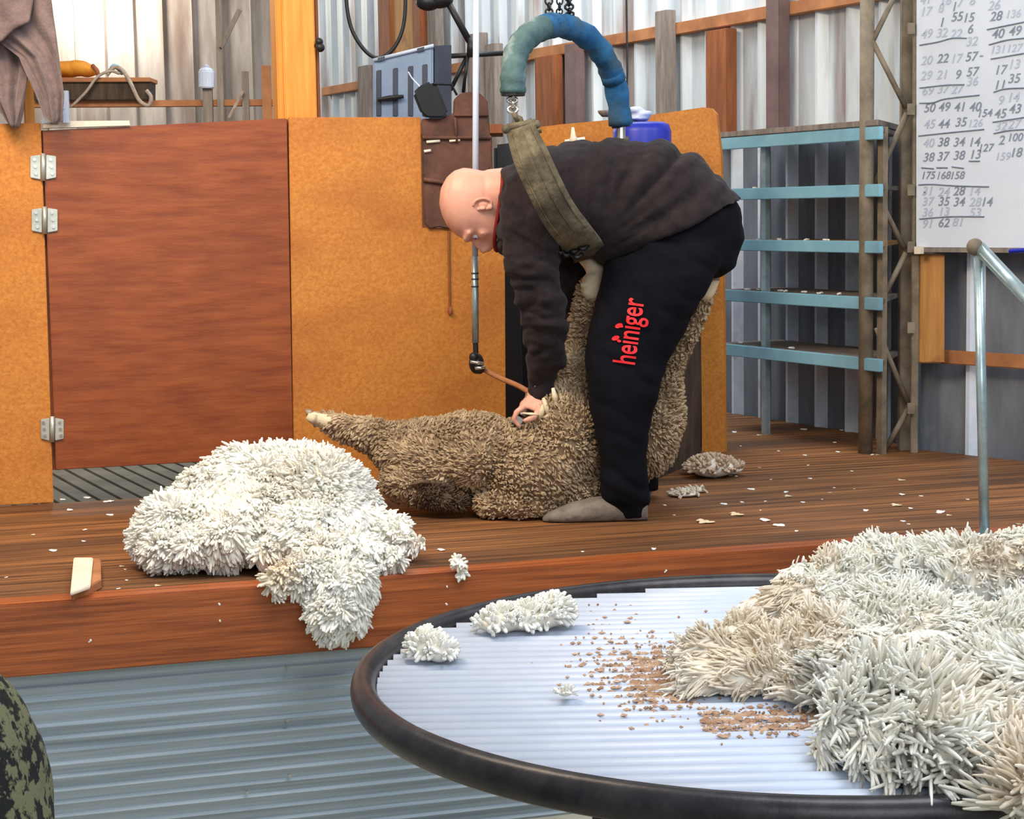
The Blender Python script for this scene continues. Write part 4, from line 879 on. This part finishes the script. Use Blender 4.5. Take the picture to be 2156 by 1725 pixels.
b = B(); limb(b, [(690, 888, 5.05, 16), (672, 884, 5.05, 14), (661, 880, 5.05, 13)]); v, n, f = remesh(b, .004, 2); v += n*(.0015*fbm(v*50, 2))[:, None]; link('shin', v, f, m_cream, sp, True)
put('hoof', B().tube([P(664, 884, 5.04), P(654, 880, 5.04), P(647, 876, 5.04)], [.015, .013, .009], 10), m_cream, sp, True); put('hoof', B().tube([P(654, 872, 5.06), P(649, 868, 5.06), P(643, 862, 5.06)], [.012, .009, .003], 8), m_hoof, sp, True)
b = B(); b.tube([P(885, 1036, 5.0), P(915, 1043, 4.96), P(948, 1053, 4.95), P(966, 1058, 4.95)], [.034, .034, .028, .020], 14); b.ball(P(900, 1034, 4.97), (.04, .04, .026)); b.ball(P(966, 1057, 4.95), (.026, .03, .02))
v, n, f = remesh(b, .005, 3); v += n*(.004*fbm(v*30, 2))[:, None]; v[:, 2] = np.maximum(v[:, 2], .004); hd = link('head', v, f, m_face, sp, True)
put('ear', B().tube([P(905, 1016, 4.935), P(885, 1014, 4.925), P(862, 1022, 4.92)], [.010, .014, .004], 10, flat=.5), m_face, hd, True)
put('eye', B().ball(P(925, 1034, 4.928), .006), m_black, hd, True); put('nostril', B().ball(P(974, 1052, 4.925), .005), m_black, hd, True)
p, nn = sample(v, f, 900); c = 1.1+.5*vnoise(p*25); wool('face_wool', m_face, hd, p, nn, np.stack([c]*3, 1), L=.018, W=.003, lean=.6, curl=.4, rings=4, sides=4)
b = B()
for (x, y, dx_, dy_) in ((1150, 858, 6, 20), (1140, 868, -4, 16), (1168, 835, 4, 18), (1120, 872, 20, 2), (1160, 872, -16, 6)):
    b.tube([P(x-dx_, y-dy_, 4.93), P(x, y, 4.925), P(x+dx_, y+dy_, 4.93)], [.004, .008, .003], 8, flat=.5)
put('exposed_skin', b, m_cream, sp, True)
# handpiece in the left hand
hpz = root('handpiece', P(1100, 872, 4.98), 'steel shearing handpiece held in the hand on the sheep', 'handpiece')
put('barrel', B().tube([P(1122, 826, 5.0), P(1108, 850, 4.985), P(1096, 874, 4.975)], [.010, .014, .015], 14), m_steel, hpz, True)
put('comb', B().prism([P(1084, 872, 4.95), P(1104, 884, 4.95), P(1094, 896, 4.95), P(1074, 888, 4.95)], (0, .06, 0)), m_steel, hpz)

# ================================================================== FLEECE LYING OVER THE EDGE OF THE BOARD
fl = root('fleece', G(560, 1180), 'big white shorn fleece heaped on the deck and hanging over its edge', 'fleece')
def edgeY(x): return float(V(x, 1240, SA, SB)[1])
b = B()
def fb(x, y, r, Y, dep=None, flat=1.): b.ball(P(x, y, Y), (r/FPX*Y, dep or r/FPX*Y, r/FPX*Y*flat), 18, 12)
for (x, y, r, t) in ((330, 1130, 56, .30), (300, 1150, 24, .2), (380, 1080, 70, .42), (350, 1160, 50, .2), (430, 1050, 80, .45), (430, 1150, 62, .22), (500, 1010, 82, .48), (580, 1000, 80, .48), (650, 1000, 80, .48), (700, 1030, 84, .40), (740, 1060, 66, .38), (620, 1080, 100, .30), (520, 1110, 84, .26), (700, 1110, 92, .22), (780, 1110, 62, .25), (820, 1140, 50, .18), (860, 1150, 34, .15), (880, 1145, 30, .13), (895, 1135, 24, .13), (850, 1110, 30, .2), (560, 1165, 46, .10), (760, 1165, 56, .10), (360, 1110, 84, .30), (440, 1110, 96, .30), (540, 1060, 110, .36), (660, 1060, 120, .32), (470, 1150, 66, .16), (640, 1140, 90, .14), (400, 1160, 50, .16)):
    fb(x, y, r-9, edgeY(x)+t, None, .96)
for (x, y, r, t) in ((655, 1180, 60, .03), (720, 1190, 76, .03), (780, 1175, 48, .03), (830, 1180, 34, .02), (700, 1240, 66, -.05), (745, 1240, 60, -.06), (700, 1285, 52, -.07), (740, 1290, 44, -.07), (690, 1320, 28, -.07), (725, 1310, 32, -.07), (600, 1215, 36, -.035), (580, 1240, 26, -.045), (560, 1225, 24, -.04), (585, 1262, 14, -.05), (640, 1210, 50, -.03), (670, 1200, 60, .0), (760, 1210, 44, -.03), (770, 1250, 36, -.05)):
    fb(x, y, r-8, edgeY(x)+t, min(r/FPX*4, .055))
v, n, f = remesh(b, .010, 22)
v += n*(.018*fbm(v*7, 3))[:, None]
s_ = (v-SA)@SN; inside = s_ > -.035; v[:, 2] = np.where(inside, np.maximum(v[:, 2], .006), v[:, 2])
base = link('fleece_base', v, f, m_fleb, fl, True)
p, nn = sample(v, f, 24000); X, Yy = map(np.array, pxof(p)); vis = (nn@(-Fw) > -.35) & (p[:, 2] > (.012 if True else 0)) | ((p-SA)@SN < -.02)
p, nn, X, Yy = p[vis], nn[vis], X[vis], Yy[vis]
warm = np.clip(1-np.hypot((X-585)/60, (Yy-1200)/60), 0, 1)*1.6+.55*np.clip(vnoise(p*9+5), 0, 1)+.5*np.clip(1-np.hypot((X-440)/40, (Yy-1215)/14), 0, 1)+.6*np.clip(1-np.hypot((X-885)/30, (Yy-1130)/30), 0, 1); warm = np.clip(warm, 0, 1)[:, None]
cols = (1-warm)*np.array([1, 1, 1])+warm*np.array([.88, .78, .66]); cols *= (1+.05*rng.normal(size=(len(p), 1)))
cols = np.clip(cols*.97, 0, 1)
wool('wool_locks', m_fle, fl, p, nn, cols, L=.023*(.7+.6*rng.random(len(p))), W=.0040, lean=1.5, curl=.8, flow=6, rings=6, sides=5, jit=.22, clump=.016, camt=.55, nw=.9, bias=(0, -.1, -.25))

# ================================================================== WOOL TABLE
TS = 1.2; TC = np.array([.3705*TS, 2.3531*TS, EYE-.6*TS]); TR = .5676*TS
tb = root('wool_table', (TC[0], TC[1], GROUND), 'round slatted white wool table with a dark steel hoop rim', 'table')
b = B(); pitch = .0375; sdir = np.array([math.cos(.016), math.sin(.016), 0]); y = -TR+.035
k = 0
while y < TR-.02:
    h = math.sqrt(max(0, (TR-.022)**2-y*y))
    if h > .03:
        b.tube([TC+sdir*(-h)+np.array([0, y, -.008]), TC+sdir*h+np.array([0, y, -.008])], .0154, 16)
    y += pitch
put('slatted_top', b, m_white, tb, True)
put('under_tray', B().rings([[TC+np.array([(TR-.01)*math.cos(q), (TR-.01)*math.sin(q), z_]) for q in np.linspace(0, 2*math.pi, 65)[:-1]] for z_ in (-.034, -.022)]), m_slot, tb)
rim = [TC+np.array([TR*math.cos(q), TR*math.sin(q), -.004]) for q in np.linspace(0, 2*math.pi, 121)]
k0 = B(); n_ = 14; RG = []
for p_ in rim[:-1]:
    rd_ = nrm(p_-TC); RG.append([p_+rd_*.020*math.cos(q)+Z*.026*math.sin(q) for q in np.linspace(0, 2*math.pi, n_+1)[:-1]])
vv = [q for r_ in RG for q in r_]; NN = len(RG); ff = [(i*n_+j, i*n_+(j+1) % n_, ((i+1) % NN)*n_+(j+1) % n_, ((i+1) % NN)*n_+j) for i in range(NN) for j in range(n_)]
link('hoop_rim', vv, ff, m_pipe, tb, True)
for a_ in (45, 135, 225, 315):
    q = TC+np.array([.42*math.cos(math.radians(a_)), .42*math.sin(math.radians(a_)), 0]); put('leg', B().tube([np.array([q[0], q[1], GROUND]), q-Z*.03], .02, 12), m_pipe, tb, True)
put('cross_brace', B().tube([TC+np.array([-.42, 0, -.06]), TC+np.array([.42, 0, -.06])], .015, 8), m_pipe, tb)

# fleece on the table
def T(x, y, z=0.): return G(x, y, TC[2]+.014+z)
f2 = root('fleece', T(1850, 1500), 'large cream and white fleece with long strands spread on the slatted table', 'fleece')
b = B()
def tbll(x, y, rx, h, ry=None):
    c = T(x, y); k_ = c[1]/FPX; b.ball(c+Z*h*.35, (rx*k_, (ry or rx)*k_, h*.65+.008), 18, 12)
for q in ((1440, 1400, 46, .03), (1500, 1420, 70, .045), (1470, 1450, 50, .03), (1560, 1390, 80, .05), (1570, 1450, 70, .04), (1640, 1420, 90, .055), (1620, 1330, 80, .055), (1560, 1340, 50, .03), (1700, 1330, 95, .09), (1680, 1300, 60, .09), (1780, 1300, 100, .11), (1740, 1400, 100, .08), (1850, 1290, 100, .12), (1880, 1380, 120, .10), (1960, 1280, 100, .11), (2050, 1290, 110, .12), (2140, 1290, 120, .13), (2000, 1400, 130, .10), (2120, 1420, 130, .10), (2240, 1400, 130, .10),
          (1820, 1480, 100, .09), (1940, 1500, 120, .10), (2060, 1520, 120, .10), (1850, 1560, 90, .09), (1950, 1590, 100, .09), (2040, 1600, 90, .085), (2180, 1560, 120, .09), (2150, 1640, 80, .06), (1700, 1470, 55, .04), (2180, 1700, 80, .05), (1800, 1590, 70, .07), (1870, 1620, 70, .07), (1950, 1635, 70, .07), (2030, 1640, 60, .07)): tbll(*q)
v, n, f = remesh(b, .0075, 12); v += n*(.012*fbm(v*10, 2))[:, None]; v[:, 2] = np.maximum(v[:, 2], TC[2]+.012)
link('fleece_base', v, f, m_fleb, f2, True)
p, nn = sample(v, f, 30000); vis = (nn[:, 2] > -.7) & (p[:, 2] > TC[2]+.013); p, nn = p[vis], nn[vis]; X, Yy = map(np.array, pxof(p)); vis = X < 2300; p, nn, X, Yy = p[vis], nn[vis], X[vis], Yy[vis]
def blob(x, y, rx, ry): return np.clip(1.6*(1-np.hypot((X-x)/rx, (Yy-y)/ry)), 0, 1)
tan = np.maximum.reduce([blob(1560, 1380, 190, 150), blob(1700, 1330, 120, 90), blob(1650, 1250, 100, 60), blob(1740, 1180, 60, 30), blob(2110, 1180, 120, 50), blob(2150, 1600, 90, 160), blob(1990, 1490, 110, 60)*.7, blob(1850, 1370, 120, 40)*.6])
wht = np.maximum.reduce([blob(1860, 1220, 170, 90), blob(1830, 1560, 140, 160), blob(1950, 1650, 130, 70), blob(1780, 1480, 90, 60), blob(2060, 1300, 110, 60)])
tan = np.clip(tan-.8*wht+.25*vnoise(p*16), 0, 1)[:, None]
cols = (1-tan)*np.array([1, 1, .99])+tan*np.array([.86, .76, .65]); cols = np.clip(cols*(1+.05*rng.normal(size=(len(p), 1))), 0, 1.05)
longm = np.clip((X-1680)/120, 0, 1)*np.clip((Yy-1330)/80, 0, 1)
Lk = (.020+.026*longm)*(.7+.6*rng.random(len(p))); Wk = .0024+.0011*longm
wool('wool_strands', m_fle, f2, p, nn, cols, L=Lk*1.1, W=Wk, lean=1.7, curl=.9, flow=7, rings=7, sides=4, jit=.28, clump=.020, camt=.6, nw=.6, bias=(-.1, -.25, 0))
def clump(name, label, cat, items, mat, count, L, W, group=None, tint=(1, 1, 1)):
    b = B()
    for c, r in items: b.ball(c, r, 12, 8)
    v, n, f = remesh(b, .004, 2); zmin = min(c[2]-np.atleast_1d(r)[-1] for c, r in items)
    o = link(name, v, f, m_fleb, None, True); fin(o, label, cat, group)
    p, nn = sample(v, f, count); p, nn = p[nn[:, 2] > -.4], nn[nn[:, 2] > -.4]
    wool('wool_locks', mat, o, p, nn, np.ones((len(p), 3))*np.array(tint), L=L, W=W, lean=.7, curl=.4, rings=5, sides=5); return o
clump('wool_clump', 'small white wool clump on the table nearest the left rim', 'wool', [(T(895, 1365, .012), (.026, .03, .022)), (T(925, 1372, .01), (.022, .025, .018)), (T(905, 1350, .018), (.015, .02, .015))], m_fle, 260, .017, .0042)
clump('wool_clump', 'white wool clump on the table by its back rim under the beam', 'wool', [(T(1060, 1308, .012), (.032, .03, .02)), (T(1040, 1316, .008), (.03, .025, .012)), (T(1130, 1300, .014), (.045, .035, .022)), (T(1165, 1290, .02), (.03, .03, .025)), (T(1100, 1310, .01), (.03, .025, .014))], m_fle, 520, .019, .0046)
clump('wool_clump', 'tiny wisp of white wool alone on the white slats', 'wool', [(T(1190, 1458, .004), (.012, .015, .006))], m_fle, 40, .012, .002)
clump('wool_clump', 'beige wool clump at the foot of the orange chute surround', 'wool', [(G(1500, 985, .03), (.07, .05, .03)), (G(1480, 985, .02), (.05, .04, .02)), (G(1525, 988, .02), (.06, .04, .018))], m_fle, 420, .025, .006, None, (.72, .56, .44))
clump('wool_clump', 'flat grey beige wool scrap right of the shearer feet', 'wool', [(G(1440, 1040, .008), (.045, .03, .008)), (G(1465, 1032, .008), (.03, .02, .008))], m_fle, 160, .016, .004, None, (.74, .64, .54))
c_ = G(968, 1205, 0)
clump('wool_clump', 'small white wool tuft caught on the beam edge right of the fleece', 'wool', [(V(968, 1190, SA, SB, .04), (.014, .012, .012)), (V(974, 1212, SA, SB, .04), (.009, .008, .012)), (V(962, 1180, SA, SB, .03), (.012, .012, .008))], m_fle, 90, .012, .0038)

# scraps of wool on the board
var = []
for k in range(4):
    b = B()
    for j in range(3+k): b.ball(rng.normal(size=3)*np.array([.38, .3, .05])+np.array([0, 0, .2]), (.45, .4, .2), 10, 6)
    v, n, f = remesh(b, .09, 2); v += n*(.12*fbm(v*3+k*9, 2))[:, None]; v[:, 2] = np.maximum(v[:, 2], 0); me = mesh_np('wool_scrap', v, f, True); me.materials.append([m_fle, m_fle, m_fle, m_cream][k]); var.append(me)
    at = me.color_attributes.new('tint', 'FLOAT_COLOR', 'POINT'); at.data.foreach_set('color', np.ones(len(v)*4, np.float32))
bits = [(147, 1076, 30), (234, 1085, 25), (177, 1116, 14), (72, 1127, 14), (177, 1141, 20), (115, 1160, 28), (12, 1216, 10), (258, 1193, 14), (264, 1200, 12), (268, 1222, 12), (248, 1240, 12), (334, 1234, 18), (930, 1160, 34), (1228, 1162, 12), (1374, 1157, 20), (1490, 1101, 46), (1612, 1098, 44), (1642, 1107, 38), (1675, 1119, 15), (1555, 1085, 38), (1563, 1059, 20), (1583, 1031, 25), (1652, 1037, 18), (1662, 1046, 22), (1691, 1059, 20), (1526, 1062, 24), (1610, 1056, 10), (1748, 1038, 10), (1757, 1028, 12), (1707, 1008, 14), (1622, 1010, 8), (1539, 1002, 10), (1505, 1006, 18), (1551, 1003, 10), (1730, 1052, 8), (1900, 1012, 20), (1900, 1043, 26), (1940, 1045, 14), (1820, 1076, 22), (1890, 1065, 28), (1918, 1072, 22), (2038, 1052, 12), (1975, 1080, 34), (2000, 1086, 16), (1902, 1099, 22), (1914, 1104, 12), (1960, 1128, 50), (2146, 1104, 12), (1794, 993, 14), (1696, 959, 14), (1835, 958, 12), (1848, 958, 10), (1765, 953, 20), (1695, 905, 24), (1544, 911, 20), (1600, 917, 14), (1773, 907, 18), (1758, 932, 12), (1810, 921, 12), (2022, 952, 16), (1400, 1065, 16), (1420, 1085, 10), (1600, 1075, 8), (1800, 1030, 8), (1560, 940, 10), (1640, 950, 10), (1700, 980, 9), (1600, 985, 8), (1850, 1110, 8)]
for i, (x, y, s) in enumerate(bits):
    o = bpy.data.objects.new('wool_scrap', var[i % 4]); C.objects.link(o); q = G(x, y, .0); o.location = tuple(q); r_ = s/FPX*q[1]*.5; o.scale = (r_, r_*(1.0), r_*.55); o.rotation_euler = (0, 0, float((i*37 % 10)*.08))
    fin(o, 'little scrap of pale wool scattered on the brown timber deck', 'wool scrap', 'wool scraps on the timber deck')
for i, (x, y) in enumerate(((132, 1054, ), (187, 1049), (225, 1057))):
    o = bpy.data.objects.new('wool_scrap', var[i]); C.objects.link(o); q = G(x, y, .0); o.location = tuple(q); o.scale = (.02, .014, .01); fin(o, 'white wool scrap under the bottom edge of the brown door', 'wool scrap', 'wool scraps under the door')
for i, (x, y) in enumerate(((941, 1236), (941, 1272), (188, 1350), (463, 1308), (463, 1272), (1400, 1203))):
    q = V(x, y, SA, SB, .032); o = bpy.data.objects.new('wool_speck', var[i % 3]); C.objects.link(o); o.location = tuple(q); o.rotation_euler = (math.pi/2, 0, SANG); o.scale = (.005, .005, .004); fin(o, 'tiny pale wool speck stuck on the front of the brown beam', 'wool scrap', 'wool specks on the beam face')
# wool dust lying on the shelves
for i, (x, y) in enumerate([(1590, 404), (1575, 602), (1600, 600), (1655, 601), (1690, 600), (1730, 601), (1640, 498), (1700, 499), (1600, 500), (1560, 707), (1668, 705), (1740, 495), (1768, 604), (1640, 601)]):
    lv = min(range(5), key=lambda k_: abs(zs[k_][0]-y)); zt = float(V(1560, zs[lv][0], W10, W11, off)[2]); q = V(x, y, W10, W11, off-.08); q[2] = zt-.003
    o = bpy.data.objects.new('wool_scrap', var[i % 3]); C.objects.link(o); o.location = tuple(q); o.scale = (.02, .016, .018); o.rotation_euler = (0, 0, i*.7); fin(o, 'small dusty tuft of wool lying on a rack shelf', 'wool scrap', 'wool tufts on the shelves')

# dirt shaken out on the table
b = B()
for i in range(2200):
    if i % 9 < 5: x, y = rng.normal(1400, 45), rng.normal(1425, 32)
    elif i % 9 < 8: x, y = rng.uniform(1480, 1760), rng.normal(1520, 15)
    else: x, y = rng.normal(1300, 60), rng.normal(1400, 50)
    q = G(x, y, TC[2]+.006)
    if np.linalg.norm((q-TC)[:2]) > TR-.05: continue
    s = .002+.006*rng.random()**2; a_ = rng.normal()*.4; ca, sa = math.cos(a_)*s, math.sin(a_)*s
    b.add([q+np.array([ca, sa, 0]), q+np.array([-sa*.7, ca*.7, .002]), q-np.array([ca, sa, 0]), q+np.array([sa*.7, -ca*.7, 0]), q+Z*.002*rng.random()+Z*.001, q-Z*.003], [(0, 1, 4), (1, 2, 4), (2, 3, 4), (3, 0, 4), (1, 0, 5), (2, 1, 5), (3, 2, 5), (0, 3, 5)])
fin(link('wool_dirt', b.v, b.f, m_dirt, None, fix=False), 'brown specks of dirt and second cuts scattered on the white slats', 'dirt', None, 'stuff')

# wooden wedge on the board
wd_ = root('scraper', G(180, 1225), 'white faced wooden scraper block lying on the deck at the left', 'scraper')
a, b1, c1q, d1 = G(155, 1174, .03), G(196, 1174, .03), G(190, 1233, .03), G(148, 1248, .03)
put('white_face', B().prism([a, b1, c1q, d1], (0, 0, -.008)), m_pale, wd_, bevel=.002)
put('wooden_back', B().prism([G(188, 1174, .021), G(212, 1178, .021), G(213, 1220, .021), G(190, 1234, .021), G(150, 1248, .021), G(156, 1176, .021)], (0, 0, -.0205)), m_timb, wd_, bevel=.002)

# mottled fabric at the lower left corner, close to the viewer
b = B(); Ys = 2.1
b.rings([st(-60, 1425, -8, 1425, Ys, .02, 24), st(-110, 1450, 8, 1450, Ys, .05, 24), st(-140, 1510, 42, 1505, Ys, .08, 24), st(-150, 1580, 72, 1575, Ys, .10, 24), st(-150, 1650, 93, 1645, Ys, .11, 24), st(-150, 1730, 106, 1725, Ys, .12, 24), st(-150, 1850, 112, 1850, Ys, .12, 24), st(-150, 2100, 110, 2100, Ys, .12, 24), st(-150, 2600, 110, 2600, Ys, .12, 24)])
v, n, f = remesh(b, .008, 4); v += n*(.006*fbm(v*12, 2))[:, None]; lo_ = v[:, 2].min(); v[:, 2] = np.where(v[:, 2] < -.1, -.1+(v[:, 2]+.1)*(GROUND+.1)/(lo_+.1), v[:, 2])
fin(link('draped_cloth', v, f, m_spot, None, True), 'dark olive and black mottled fabric bulging into the lower left corner', 'cloth')
